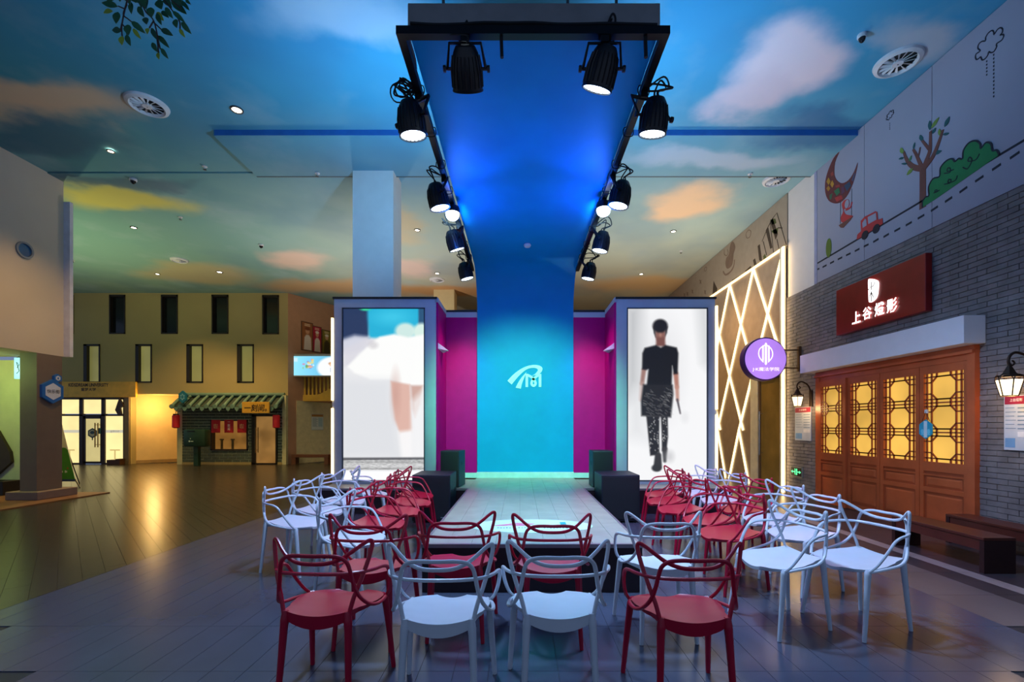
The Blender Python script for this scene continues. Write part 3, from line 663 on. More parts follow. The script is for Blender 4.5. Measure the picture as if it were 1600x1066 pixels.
# notice and bench under it
u0, v0_ = ap(487, 671.5); u1 = au(505)
nb = thing('wall_notice', 'printed notice with a tan header on the pale panel above the small bench', 'notice', AP.p(u0, v0_))
P = Paint(0, 60, 0, 80, 40, 54, (206, 214, 206)); P.poly([(0, 0), (60, 0), (60, 12), (0, 12)], (160, 110, 40), 1)
for q in range(8): P.cap(6, 20+q*6, 30 if q % 2 else 24, 20+q*6, 1, 1, (100, 130, 150), 1); P.cap(36, 20+q*6, 55, 20+q*6, 1.6, 1.6, (120, 170, 186), 1)
panel_picture('print', AP, u0-.02, u1-.02, PZ(671.5, 17.6), PZ(647.5, 17.6), P.i, picture('poster_print'), nb, .026)
MB().rect(AP, u0-.03, u1-.01, PZ(672, 17.6)-.01, PZ(647, 17.6)+.01, .02, .025).build('backing', M_TVF, nb)
YB = 16.9
bs = thing('small_bench', 'small brown bench against the tan wall near the tea shop', 'bench', (PX(487, YB), YB, 0))
M_BNW = mat('bench_walnut', (92, 52, 30), .4)
MB().bbox(PX(458, YB), PX(516, YB), YB-.15, YB+.15, PZ(713.5, YB)-.03, PZ(711.5, YB)+.03, .008).build('seat', M_BNW, bs)
for a in (458.5, 509): MB().box(PX(a, YB), PX(a+6, YB), YB-.14, YB+.14, 0, PZ(713.5, YB)-.02).build('leg', M_BNW, bs)
# back wall and far column
struct('wall_back', MB().box(-7.1, W+.3, 19.5, 19.7, 0, ZC), mat('dim_back_wall', (110, 84, 52), .8), 'dim brown wall at the far end behind the booths', 'wall')
col_ = struct('column_far', MB().box(-3.1, -2.36, 16.4, 17.1, 0, ZC-.02), mat('column_cream', (214, 196, 148), .8, var=.03), 'cream column far behind the left booth', 'column')
struct('column_near', MB().box(-3.163, -2.393, 8.62, 9.2, 0, ZC-.02), mat('column_white', (206, 208, 210), .8, var=.03), 'white square column rising behind the left booth', 'column')
# roll-up banner behind the pillar
YRb = 10.7
rb = thing('banner_stand', 'green banner stand half hidden behind the grey pillar', 'banner', (PX(100, YRb), YRb, 0))
z0b, z1b = PZ(749, YRb), PZ(664, YRb)
gb = MB().poly(front(YRb), [(PX(60, YRb), z0b), (PX(118, YRb), z0b), (PX(97, YRb), z1b+.02), (PX(60, YRb), z1b+.02)], 0, .012)
gb.build('sheet', mat('banner_white_print', (206, 210, 190), .6), rb)
MB().poly(front(YRb), [(PX(60, YRb), z0b), (PX(118, YRb), z0b), (PX(106.5, YRb), PZ(703, YRb)), (PX(103, YRb), PZ(700, YRb)), (PX(99, YRb), PZ(699.5, YRb)), (PX(95, YRb), PZ(702, YRb)), (PX(60, YRb), PZ(702, YRb))], .012, .018).build('green_print', mat('banner_green', (54, 132, 34), .6), rb)
specks(front(YRb), PX(98.5, YRb), PX(109, YRb), PZ(737, YRb), .06, 5, MATS['banner_white_print'], rb, .018, .022, 4)
MB().poly(front(YRb), [(PX(105.5, YRb), PZ(733, YRb)), (PX(108.5, YRb), PZ(733, YRb)), (PX(107, YRb), PZ(729.5, YRb))], .018, .022).build('print_mark', mat('print_rust', (150, 60, 30), .6), rb)
MB().poly(front(YRb), [(PX(60, YRb), z0b-.05), (PX(119, YRb), z0b-.05), (PX(118, YRb), z0b), (PX(60, YRb), z0b)], -.01, .03).build('base_bar', mat('banner_blue', (30, 60, 120), .5), rb)
MB().tube([(PX(117, YRb), YRb, z0b), (PX(125, YRb-.3), YRb-.3, .0)], .012, 6).tube([(PX(70, YRb), YRb, z0b), (PX(62, YRb-.3), YRb-.3, .0)], .012, 6).tube([(PX(92, YRb), YRb+.02, z1b-.1), (PX(92, YRb), YRb+.5, .0)], .012, 6).build('leg', mat('leg_dark', (40, 34, 28), .5), rb)

# ================================================================== RIGHT WALL
YB_L, YB_R = 9.62, 4.2                                # brick part runs from the LED panel to behind the frame edge
ZBR = 4.12
DY0, DY1 = 5.58, 8.585                                # door opening along Y
wrt = struct('wall_right', MB().box(W+.012, W+.3, 2.0, 9.62, 0, ZBR).box(W+.012, W+.3, 2.0, 19.6, ZBR, ZC).box(W+.012, W+.3, 9.62, 19.6, 0, ZBR),
             mat('dark_mortar', (84, 82, 84), .9), 'right wall of grey brick below and white painted panels above', 'wall')
M_GB = mat('grey_brick', (124, 117, 117), .78, var=.24, scale=5, bump=.35, bscale=40)
bh, bl, jt = .0665, .236, .007
brs = []; row = 0; z = 0
while z < ZBR-.02:
    y = YB_R-(bl/2 if row % 2 else 0)
    while y < YB_L:
        a, b = max(y, YB_R), min(y+bl-jt, YB_L); segs = [(a, b)]
        if z+bh/2 < 2.5:
            ns = []
            for s0, s1 in segs:
                if s1 <= DY0 or s0 >= DY1: ns.append((s0, s1))
                else:
                    if s0 < DY0: ns.append((s0, DY0))
                    if s1 > DY1: ns.append((DY1, s1))
            segs = ns
        for s0, s1 in segs:
            if s1-s0 > .02: brs.append((s0, s1, z, min(bh-jt, ZBR-z)))
        y += bl
    z += bh; row += 1
def br_score(b):
    y = (b[0]+b[1])/2; px = VX+F*W/y; py = VY-F*(b[2]-H)/y
    vis = px < 1600 and py > 0
    if 6.2 < y < 8.0 and 3.0 < b[2] < 3.75: vis = False            # behind the red sign
    if 5.5 < y < 8.75 and 2.40 < b[2] < 2.72: vis = False          # behind the canopy
    return (0 if vis else 1, y)
brs.sort(key=br_score); bs_ = {}; bstuff = MB(); random.seed(3)
for i, (a, b, z, h_) in enumerate(brs):
    pr = random.choice((0, 0, .002, .004))
    if i < 298:
        k = (round(b-a, 2), round(h_, 3))
        if k not in bs_: o = MB().box(-.022, 0, -k[0]/2, k[0]/2, 0, h_).build('brick', M_GB, wrt); bs_[k] = o
        else: o = bpy.data.objects.new('brick', bs_[k].data); C.objects.link(o); o.parent = wrt
        o.location = (W+.015-pr, (a+b)/2, z)
    else: bstuff.box(W-.007-pr, W+.012, a, b, z, z+h_)
bstuff.build('brick_field', M_GB, wrt)['kind'] = 'stuff'
# white mural panels above the brick
M_MUR = mat('white_mural_panel', (158, 156, 172), .7, var=.03, scale=1)
yb_ = [3.78, 4.998, 6.218, 7.44, 8.62]
for a, b in zip(yb_, yb_[1:]): MB().box(W-.018, W+.012, a+.004, b-.004, ZBR+.004, ZC-.012).build('mural_panel', M_MUR, wrt)
MB().box(W-.02, W+.012, 8.625, 8.70, ZBR, ZC-.01).build('panel_edge', mat('lilac_edge', (158, 158, 190), .6), wrt)
MB().box(W-.004, W+.012, 8.70, 9.565, ZBR, ZC-.01).build('plain_panel', mat('white_plaster', (224, 216, 212), .8, var=.02), wrt)
RM = Pl((W-.018, 0, 0), (0, -1, 0))
T1 = lambda x, y: wr(1260+x/4.706, 220+y/4.706, W-.018)
T3 = lambda x, y: wr(1060+x/2.961, y/2.961, W-.018)
T6 = lambda x, y: wr(1480+x/6.267, 30+y/6.267, W-.018)
INK = mat('mural_ink', (26, 28, 44), .7)
def P1(pts): return [T1(*p) for p in pts]
def smooth2(pts, n=5, closed=True): return [(p.x, p.y) for p in cr([(a, b, 0) for a, b in pts], n, closed)]
rd = MB().ribbon(RM, P1([(82, 901), (1660, -38)]), .028, 0, .004)
for a, b in (((82,946),(95,940)),((120,930),(148,915)),((175,902),(203,887)),((232,873),(263,857)),((293,843),(325,828)),((357,812),(390,795)),((423,778),(457,762)),((492,745),(530,722)),((568,708),(607,685)),((648,666),(690,643)),((732,623),(775,598)),((820,573),(867,545)),((917,517),(967,483)),((1020,450),(1072,415)),((1127,380),(1183,340)),((1242,300),(1302,260)),((1367,215),(1430,172)),((1498,130),(1568,82)),((1640,40),(1710,-8))):
    rd.ribbon(RM, P1([a, b]), .03, 0, .004)
rd.build('mural_road', INK, wrt)
# tree
BRN = mat('mural_brown', (112, 66, 58), .7)
tr = MB().ribbon(RM, P1([(856, 496), (857, 350), (857, 200)]), [.105, .10, .10], 0, .004)
for kb, (br, w0, w1) in enumerate((([(857,205),(800,198),(755,165),(730,120),(717,82)], .085, .03), ([(857,210),(832,155),(808,100),(785,62)], .06, .03), ([(822,122),(832,85),(838,48)], .03, .02),
               ([(860,205),(890,130),(910,70),(914,0),(914,-70)], .075, .035), ([(905,62),(872,22),(845,-12)], .04, .025), ([(868,202),(930,120),(965,40),(990,-30),(1006,-82)], .075, .03))):
    q = smooth2(P1(br), 4, False); tr.ribbon(RM, q, [w0+(w1-w0)*i/(len(q)-1) for i in range(len(q))], 0, .0048+.0007*kb)
tr.build('mural_tree', BRN, wrt)
lv = {'teal': mat('mural_teal', (28, 84, 88), .7), 'olive': mat('mural_olive', (112, 138, 60), .7), 'green': mat('mural_leaf', (62, 116, 76), .7)}
for x, y, dx, dy, wd, c in ((1165,580,0,-22,16,'teal'),(1190,568,18,-26,14,'olive'),(1185,605,8,-14,12,'teal'),(1210,612,0,-16,14,'olive'),(1240,620,14,-4,12,'teal'),(1245,563,12,-24,16,'teal'),(1125,638,-4,-14,18,'teal'),(1035,697,-2,-14,18,'olive'),(1033,733,-12,4,10,'teal'),(1047,758,-14,0,10,'teal'),(1075,733,6,-14,9,'green'),(1072,795,-14,16,14,'olive'),(1092,675,4,-16,8,'teal'),(1200,705,20,-8,18,'teal')):
    L_ = math.hypot(dx, dy); ux, uy = dx/L_, dy/L_; nx, ny = -uy, ux; L_ *= 1.0
    o = [(x-dx, y-dy), (x-dx*.3+nx*wd/2, y-dy*.3+ny*wd/2), (x+dx*.4+nx*wd*.4, y+dy*.4+ny*wd*.4), (x+dx, y+dy), (x+dx*.4-nx*wd*.4, y+dy*.4-ny*wd*.4), (x-dx*.3-nx*wd/2, y-dy*.3-ny*wd/2)]
    MB().poly(RM, smooth2([T3(*p) for p in o], 3), .004, .008).build('mural_leaf', lv[c], wrt)
# bush
bu = smooth2(P1([(858,490),(858,450),(880,415),(905,403),(903,340),(935,280),(983,262),(990,200),(1030,150),(1075,132),(1096,152),(1125,130),(1152,132),(1160,70),(1200,15),(1250,0),(1282,22),(1288,55),(1325,14),(1362,22),(1374,72),(1402,68),(1418,90),(1418,106)]), 4, False)
MB().poly(RM, bu+[T1(940, 438)], .004, .008).build('mural_bush', mat('mural_green', (26, 120, 66), .7), wrt)
sw = MB().ribbon(RM, bu, .02, .008, .011)
for pts in ([(1018,240),(1060,232),(1062,205),(1045,200),(1042,225),(1088,212)], [(1018,320),(1060,310),(1068,288),(1050,285),(1050,310),(1100,290),(1115,255)], [(940,385),(960,375),(965,362),(950,365),(955,380),(985,362)], [(1155,195),(1190,205),(1222,145),(1205,120),(1195,150),(1250,140),(1278,95)]):
    sw.ribbon(RM, smooth2(P1(pts), 6, False), .012, .008, .011)
sw.build('mural_outline', INK, wrt)
# moon with patchwork, small figure on a swing, car, sapling
mo = smooth2(P1([(243,82),(200,130),(160,220),(140,300),(140,380),(165,440),(215,462),(265,445),(310,390),(345,310),(370,220),(378,160),(350,230),(310,290),(265,312),(230,295),(208,250),(212,160)]), 3)
MB().poly(RM, mo, 0, .004).build('mural_moon', mat('mural_maroon', (104, 48, 50), .7), wrt)
for pts, c in (([(150,300),(165,270),(180,300),(165,325)], (176,128,40)), ([(178,320),(192,290),(205,318),(192,345)], (190,140,50)), ([(150,350),(165,330),(178,352),(163,372)], (172,118,40)), ([(205,370),(240,345),(250,380),(225,405)], (46,108,72)),
               ([(280,330),(320,300),(330,330),(300,370)], (52,72,98)), ([(335,290),(355,240),(362,240),(345,300)], (70,80,110)), ([(172,400),(195,385),(185,430),(175,432)], (60,96,70)), ([(210,420),(260,400),(270,425),(225,450)], (168,52,52)), ([(180,240),(198,225),(204,250),(185,262)], (150,62,52)), ([(215,330),(245,322),(250,338),(220,345)], (150,52,52)), ([(260,345),(280,335),(285,375),(262,395)], (92,52,80))):
    MB().poly(RM, P1(pts), .004, .007).build('mural_patch', mat('patch_%d_%d_%d' % c, c, .7), wrt)
RED = mat('mural_red', (190, 54, 56), .7)
mk = MB().ribbon(RM, P1([(252,445),(250,610)]), .008, 0, .004).ribbon(RM, P1([(335,352),(333,560)]), .008, 0, .004).build('mural_swing_rope', INK, wrt)
fg = MB().poly(RM, smooth2(P1([(262,470),(280,438),(310,432),(318,470),(300,500),(275,505),(290,540),(325,548),(344,556),(310,590),(262,600),(255,560),(272,520)]), 3), 0, .005)
fg.ribbon(RM, smooth2(P1([(290,510),(325,490),(336,450)]), 5, False), .03, 0, .006).build('mural_figure', RED, wrt)
MB().ell(RM, *T1(300, 465), .05, .07, .005, .008).build('mural_face', M_MUR, wrt)
MB().poly(RM, P1([(240,622),(318,572),(345,556),(330,580),(275,640),(255,640)]), .005, .008).build('mural_swing_seat', BRN, wrt)
MB().poly(RM, P1([(372,725),(378,690),(405,665),(402,590),(430,560),(510,518),(523,524),(530,580),(562,570),(565,610),(545,622),(420,700),(380,725)]), .004, .008).build('mural_car', RED, wrt)
MB().poly(RM, P1([(415,605),(435,575),(444,578),(447,622),(418,642)]), .008, .011).poly(RM, P1([(455,562),(515,530),(520,580),(460,613)]), .008, .011).build('mural_car_window', M_MUR, wrt)
wh_ = MB()
for x, y in ((434, 694), (517, 648)):
    u, v = T1(x, y); wh_.ell(RM, u, v, .07, .07, .008, .012)
wh_.build('mural_car_wheel', INK, wrt)
u, v = T1(166, 788); MB().ell(RM, u, v, .075, .17, .004, .008).ribbon(RM, P1([(166, 832), (167, 862)]), .012, 0, .004).build('mural_sapling', mat('mural_sap', (92, 112, 40), .7), wrt)
# rain clouds
c6 = [(290,395),(278,375),(285,340),(325,310),(302,285),(310,245),(340,218),(375,212),(378,180),(400,140),(435,112),(455,120),(460,150),(490,105),(520,84),(543,95),(540,130),(520,155),(545,150),(555,165),(535,205),(485,240),(485,270),(460,315),(430,328),(408,318),(400,350),(375,385),(345,400),(328,370),(310,385)]
cl_ = MB().ribbon(RM, smooth2([T6(*p) for p in c6], 3), .014, 0, .004, True)
for q in range(5): cl_.ribbon(RM, [T6(388, 405+q*33), T6(388, 420+q*33)], .012, 0, .004)
for q in range(12): cl_.ribbon(RM, [T6(456, 340+q*37), T6(457, 357+q*37)], .012, 0, .004)
def Ts(x, y): return wr(1385+(x-278)*.042, 172+(y-84)*.05, W-.018)
cl_.ribbon(RM, smooth2([Ts(*p) for p in c6], 3), .010, 0, .004, True)
for q in range(4): cl_.ribbon(RM, [wr(1390.5, 192+q*3, W-.018), wr(1390.5, 193.5+q*3, W-.018)], .008, 0, .004)
cl_.build('mural_cloud', INK, wrt)

# ---- LED panel, far mural strip
ZLED = 5.19
LEDW = mat('gloss_brown_panel', (176, 152, 128), .22, var=.08, spec=.6)
pn = struct('wall_led', MB().box(W-.03, W+.01, 9.66, 19.4, 0, ZLED), LEDW, 'glossy brown wall panel crossed by warm diagonal light lines', 'wall')
M_M2 = mat('beige_mural', (166, 150, 132), .8, var=.05)
MB().box(W-.02, W+.012, 9.58, 19.4, ZLED+.03, ZC-.03).build('mural_strip', M_M2, pn)
RL = Pl((W-.03, 0, 0), (0, -1, 0)); R2 = Pl((W-.02, 0, 0), (0, -1, 0))
M_LED = glow('warm_led', (255, 222, 160), 2.3)
M_LEDV = glow('warm_led_edge', (255, 216, 150), 3.0)
def led(y0, z0, y1, z1, wd=.055, name='light_line'): MB().ribbon(RL, [(-y0, z0), (-y1, z1)], wd, 0, .03).build(name, M_LED, pn)
led(9.63, ZLED+.01, 19.3, ZLED+.01, .05)
led(9.655, ZLED, 9.655, 0.0, .05)
pk = [9.66, 10.92, 12.15, 13.40, 14.7, 16.0]; dz = 3.88; dy = 1.98
def clipl(y0, z0, y1, z1):
    """keep a line left of the door frame and inside the panel"""
    if y1 < 9.68: t = (9.68-y0)/(y1-y0); y1 = 9.68; z1 = z0+(z1-z0)*t
    return y0, z0, y1, z1
for p in pk:
    led(*clipl(p, ZLED, p+dy, ZLED-dz))
    y0, z0, y1, z1 = p, ZLED, p-dy, ZLED-dz
    if p > 9.7:
        if p-dy < 9.68: led(*clipl(y0, z0, y1, z1))
        elif p-dy < 11.1:                               # ends on the jamb of the glass door
            t = (p-10.95)/dy if p > 11.0 else 1; z_ = ZLED-dz*min(t, 1)
            led(p, ZLED, max(p-dy, 10.95), z_ if p-dy < 10.95 else z1)
        else: led(y0, z0, y1, z1)
for p in pk[:5]:
    yv = p+dy; led(yv, ZLED-dz, yv-.5, .0); led(yv, ZLED-dz, yv+.55, .0)
MB().tube([(W-.10, 9.585, .02), (W-.10, 9.585, ZLED)], .02, 8).build('edge_light', glow('edge_led', (255, 220, 160), 7), pn, True)
MB().box(W-.13, W-.03, 9.61, 9.66, 0, ZLED).build('light_reveal', mat('reveal_white', (236, 226, 206), .6), pn)
T2 = lambda x, y: wr(1050+x/5.609, 290+y/5.609, W-.02)
MD = mat('mural_dark_brown', (72, 58, 46), .8); ML = mat('mural_tan', (128, 104, 88), .8); MG2 = mat('mural_moss', (84, 92, 48), .8)
def Q2(pts): return [T2(*p) for p in pts]
mm = MB().poly(R2, Q2([(822,395),(842,360),(880,545),(862,555)])).poly(R2, Q2([(862,312),(885,285),(928,425),(908,475)])).poly(R2, Q2([(752,530),(770,515),(790,668),(765,655)])).poly(R2, Q2([(712,655),(728,638),(740,690),(722,705)])).poly(R2, Q2([(365,838),(398,905),(390,942),(355,962)])).poly(R2, Q2([(640,750),(690,705),(700,725),(655,760)])).poly(R2, Q2([(525,830),(600,785),(605,800),(535,845)]))
for l in ([(790,490),(842,362),(885,285),(920,240),(1003,520)], [(930,370),(968,373)], [(800,490),(830,610)], [(920,470),(940,560)], [(862,320),(890,590)]): mm.ribbon(R2, Q2(l), .02)
mm.build('mural_playground', MD, pn)
MB().poly(R2, Q2([(862,300),(905,290),(915,330),(880,345)])).poly(R2, Q2([(870,400),(930,370),(925,420),(895,425)])).poly(R2, Q2([(800,620),(815,600),(830,640),(805,650)])).build('mural_foliage', MG2, pn)
ho = MB().ribbon(R2, smooth2(Q2([(448,752),(470,782),(510,758),(540,710),(548,650)]), 5, False), .05).poly(R2, smooth2(Q2([(475,640),(500,600),(512,520),(535,490),(555,540),(540,600),(530,690),(490,730),(470,700)]), 3))
ho.ribbon(R2, smooth2(Q2([(460,560),(458,600),(478,615),(492,590),(485,560)]), 5, False), .02).build('mural_rocking_horse', ML, pn)
st = MB()
for x, y, s in ((672,430,28),(295,735,14)): st.ribbon(R2, smooth2(Q2([(x-s*.6,y+s),(x-s*.8,y-s*.3),(x,y-s*1.4),(x+s*.7,y-s),(x+s*.5,y+s*.4),(x,y+s)]), 4), .015, 0, .004, True)
for x, y in ((250,845),(135,950),(180,930),(290,935),(110,960)): st.ribbon(R2, Q2([(x-6,y-16),(x+6,y+16)]), .03).ribbon(R2, Q2([(x+6,y-14),(x-6,y+12)]), .03)
st.build('mural_doodle', ML, pn)
# glass door of the LED shop
gd = thing('door_led_shop', 'glass door with a pale frame at the end of the light-line wall', 'door', (W, 10.1, 0), kind='structure')
zt = 2.52
MB().box(W-.10, W-.03, 10.62, 10.95, 0, zt+.1).build('jamb', mat('jamb_cream', (236, 226, 200), .6), gd)
MB().box(W-.08, W-.03, 9.67, 9.73, 0, zt).box(W-.08, W-.03, 10.55, 10.62, 0, zt).box(W-.08, W-.03, 9.67, 10.62, zt-.06, zt).box(W-.12, W-.03, 9.67, 10.62, zt, zt+.1).build('door_frame', mat('bronze_frame', (128, 104, 82), .35, .4), gd)
MB().box(W-.055, W-.045, 9.73, 10.55, .02, zt-.06).build('pane', mat('amber_glass', (120, 92, 42), .08, emit=.16, var=.4, scale=1.4), gd)
MB().tube([(W-.13, 10.48, .75), (W-.13, 10.48, 1.75)], .018, 8).tube([(W-.13, 10.48, .8), (W-.05, 10.48, .8)], .012, 6).tube([(W-.13, 10.48, 1.7), (W-.05, 10.48, 1.7)], .012, 6).build('handle', mat('steel', (190, 186, 178), .25, .9), gd, True)

# ---- wooden doors
dr = thing('door_1', 'reddish brown wooden lattice doors under the white canopy', 'door', (W, (DY0+DY1)/2, 0), kind='structure')
M_WD = mat('red_brown_wood', (192, 92, 50), .38, var=.16, scale=3, bump=.04, spec=.5)
M_WDD = mat('dark_red_wood', (164, 72, 38), .42, var=.16, scale=3)
ZD = 2.42
MB().box(W-.07, W+.01, DY0, DY0+.10, 0, ZD-.004).box(W-.07, W+.01, DY1-.10, DY1, 0, ZD-.004).box(W-.074, W+.008, DY0+.002, DY1-.002, ZD-.058, ZD-.003).box(W-.10, W+.006, DY0+.004, DY1-.004, ZD-.10, ZD-.061).box(W-.055, W+.01, DY0+.1, DY1-.1, 2.24, ZD-.10).build('door_frame', M_WD, dr)
M_WIN = glow('amber_lit_glass', (240, 186, 84), .76, .28, 1.4)
lw = (DY1-DY0-.2)/4
for k in range(4):
    a = DY0+.1+k*lw; b = a+lw; c = (a+b)/2; off = -.035 if k == 3 else 0
    f = MB(); xo = W-.045+off; xb = W-.005+off
    hw = .285; z0, z1 = .93, 2.13
    f.box(xo, xb, a+.004, c-hw, 0.01, 2.24).box(xo, xb, c+hw, b-.004, .01, 2.24).box(xo, xb, c-hw, c+hw, z1, 2.24).box(xo, xb, c-hw, c+hw, .80, z0)
    f.box(xo, xb, c-hw, c+hw, .74, .76).box(xo, xb, c-hw, c+hw, .52, .58).box(xo, xb, c-hw, c+hw, .01, .10)
    lf = f.build('door_leaf', M_WD, dr)
    for q0, q1 in ((.76, .80), (.58, .74), (.10, .52)): MB().box(xo+.014, xb, c-hw, c+hw, q0, q1).build('sunk_panel', M_WDD, lf)
    for q0, q1 in ((.60, .72), (.14, .48)):
        MB().add(*( [[(xo+.014, c-hw+.03, q0), (xo+.014, c+hw-.03, q0), (xo+.014, c+hw-.03, q1), (xo+.014, c-hw+.03, q1), (xo+.006, c-hw+.06, q0+.02), (xo+.006, c+hw-.06, q0+.02), (xo+.006, c+hw-.06, q1-.02), (xo+.006, c-hw+.06, q1-.02)], [(4,5,6,7),(0,1,5,4),(1,2,6,5),(2,3,7,6),(3,0,4,7)]] )).build('raised_field', M_WD, lf)
    MB().box(xb-.008, xb-.003, c-hw, c+hw, z0, z1).build('pane', M_WIN, lf)
    # lattice: three octagons joined by bars
    LP = Pl((xo, 0, 0), (0, -1, 0)); la = MB(); t = .018
    def bar(u0, v0, u1, v1): la.ribbon(LP, [(u0, v0), (u1, v1)], t, -.022, -.006)
    uc = -c; ch = (z1-z0)/3; hx_, hy_, cc = .175, .152, .075
    for u in (uc-.245, uc+.245): bar(u, z0, u, z1)
    for q in range(3):
        vc = z0+ch*(q+.5)
        o8 = [(uc-hx_+cc, vc-hy_), (uc+hx_-cc, vc-hy_), (uc+hx_, vc-hy_+cc), (uc+hx_, vc+hy_-cc), (uc+hx_-cc, vc+hy_), (uc-hx_+cc, vc+hy_), (uc-hx_, vc+hy_-cc), (uc-hx_, vc-hy_+cc)]
        la.ribbon(LP, o8, t, -.022, -.006, True)
        for s_ in (-1, 1):
            bar(uc-hw, vc+s_*hy_, uc+hw, vc+s_*hy_)
            bar(uc-hw, vc+s_*(hy_-cc), uc-hx_, vc+s_*(hy_-cc)); bar(uc+hx_, vc+s_*(hy_-cc), uc+hw, vc+s_*(hy_-cc))
            bar(uc+s_*(hx_-cc), vc+hy_, uc+s_*(hx_-cc), vc+ch/2+.01); bar(uc+s_*(hx_-cc), vc-hy_, uc+s_*(hx_-cc), vc-ch/2-.01)
            bar(uc+s_*hx_, vc+hy_-cc, uc+s_*hx_, vc+ch/2+.01); bar(uc+s_*hx_, vc-hy_+cc, uc+s_*hx_, vc-ch/2-.01)
        if q < 2: bar(uc-hw, z0+ch*(q+1), uc+hw, z0+ch*(q+1))
    la.build('lattice', M_WDD, lf)
# hanging hexagon sign on the doors
yk = YX(1444, W-.09); zk = PZ(671, yk); HP = Pl((W-.06, 0, 0), (0, -1, 0))
dh = thing('door_hanger', 'cyan hexagon hanger with a white stripe on the wooden doors', 'sign', (W-.06, yk, zk))
sx_ = .62
def hx6(r): return [(-yk+r*.85*math.cos(math.pi/2+k*math.pi/3), zk+r*math.sin(math.pi/2+k*math.pi/3)) for k in range(6)]
MB().poly(HP, hx6(.135), 0, .012).build('plate', mat('hanger_cyan', (24, 170, 206), .35), dh)
MB().poly(HP, [(-yk-.025, zk-.112), (-yk+.025, zk-.112), (-yk+.025, zk+.112), (-yk-.025, zk+.112)], .012, .014).build('stripe', mat('hanger_white', (214, 236, 244), .4), dh)
MB().ell(HP, -yk-.048, zk-.03, .024, .034, .012, .0135, 14).ell(HP, -yk+.048, zk-.03, .024, .034, .012, .0135, 14).rect(HP, -yk-.07, -yk+.07, zk-.078, zk-.064, .012, .0135).build('emblem', mat('hanger_pale_cyan', (110, 214, 240), .4), dh)
MB().tube([(W-.066, yk-.06, zk+.11), (W-.066, yk, zk+.24), (W-.066, yk+.06, zk+.11)], .004, 5).build('cord', mat('cord_brown', (80, 40, 24), .7), dh)
MB().box(W-.068, W-.05, yk-.022, yk+.022, zk+.22, zk+.27).build('hook', mat('hook_white', (226, 226, 226), .5), dh)
# canopy and red signboard
cn = tag(MB().bbox(5.37, W-.014, 5.503, 8.72, 2.42, 2.76, .004).build('entrance_canopy', mat('white_canopy', (236, 234, 240), .5, var=.02)), 'white box canopy projecting over the wooden doors', 'canopy')
sg = thing('shop_signboard', 'dark red signboard with glowing white characters above the canopy', 'sign', (5.6, 7.1, 2.999))
SY0, SY1, SZ0, SZ1 = 6.218, 7.974, 2.995, 3.786
MB().bbox(5.545, W-.014, SY0, SY1, SZ0, SZ1, .006).build('board', mat('sign_red', (158, 28, 26), .35, var=.1), sg)
SP = Pl((5.545, 0, 0), (0, -1, 0)); M_SGL = glow('sign_glow_white', (255, 252, 250), 2.2)
def sp(px, py): return wr(px, py, 5.545)
S7 = lambda x, y: sp(1320+x/11.84, 420+y/11.84)
for ch_, (cx, cy), ht in (('上', (235, 900), .17), ('谷', (435, 820), .17), ('燈', (665, 745), .18), ('影', (895, 680), .18)):
    u, v = S7(cx, cy); text(ch_, SP, u, v, .19, ht*1.15, M_SGL, sg, 'glowing_character', 0, .02, bold=.02)
sh = smooth2([S7(*p) for p in ((455,215),(500,190),(590,210),(630,250),(628,380),(610,500),(570,570),(500,620),(465,600),(458,420))], 4)
MB().poly(SP, sh, 0, .02).build('glowing_emblem', M_SGL, sg)
em = MB()
for l in ([(520,240),(515,330),(460,390)], [(515,330),(545,325),(580,260)], [(515,340),(515,395)], [(515,420),(515,610)], [(515,430),(480,540)], [(515,430),(555,530)]): em.ribbon(SP, [S7(*p) for p in l], .012, .02, .023)
em.build('emblem_stroke', mat('stroke_dark', (60, 40, 44), .6), sg)
for (x, y) in ((235, 900), (435, 820), (665, 745), (895, 680)): pass
# round purple sign
YP_ = 9.05
pc = (PX(1196, YP_), YP_, PZ(561, YP_)); pr_ = 33*YP_/F
ps = thing('round_sign', 'round purple light box sign on a wall bracket', 'sign', (W-.02, YP_+.1, pc[2]))
MB().lathe([(pr_*.99, 0), (pr_*1.03, .01), (pr_*1.03, .17), (pr_*.99, .18)], (pc[0], YP_, pc[2]), (0, 1, 0), 48).build('rim', mat('purple_rim', (92, 58, 150), .4), ps, True)
MB().lathe([(pr_*.965, .012), (pr_*.965, 0)], (pc[0], YP_-.012, pc[2]), (0, 1, 0), 48).build('face', glow('purple_lightbox', (176, 128, 232), .95, .08, 2), ps, True)
FPp = front(YP_-.012); M_WL = glow('lightbox_white', (255, 246, 255), 1.15)
s = pr_/370; e0 = lambda x, y: (pc[0]+(x-540)*s, pc[2]-(y-490)*s)
MB().ribbon(FPp, smooth2([e0(*p) for p in ((540,240),(440,310),(415,400),(440,480),(500,550))], 5, False), 16*s, 0, .004).ribbon(FPp, smooth2([e0(*p) for p in ((540,240),(630,310),(660,400),(640,480),(580,550))], 5, False), 16*s, 0, .004).build('emblem_ring', M_WL, ps)
eb = MB()
for x, a, b, wd in ((541, 205, 600, 38), (490, 250, 540, 28), (592, 250, 540, 28)): eb.poly(FPp, [e0(x-wd/2, a+22), e0(x, a), e0(x+wd/2, a+22), e0(x+wd/2, b-22), e0(x, b), e0(x-wd/2, b-22)], 0, .004)
eb.build('emblem_bars', M_WL, ps)
text('J·K魔法学院', FPp, *e0(540, 675), 470*s, 76*s, M_WL, ps, bold=.004)
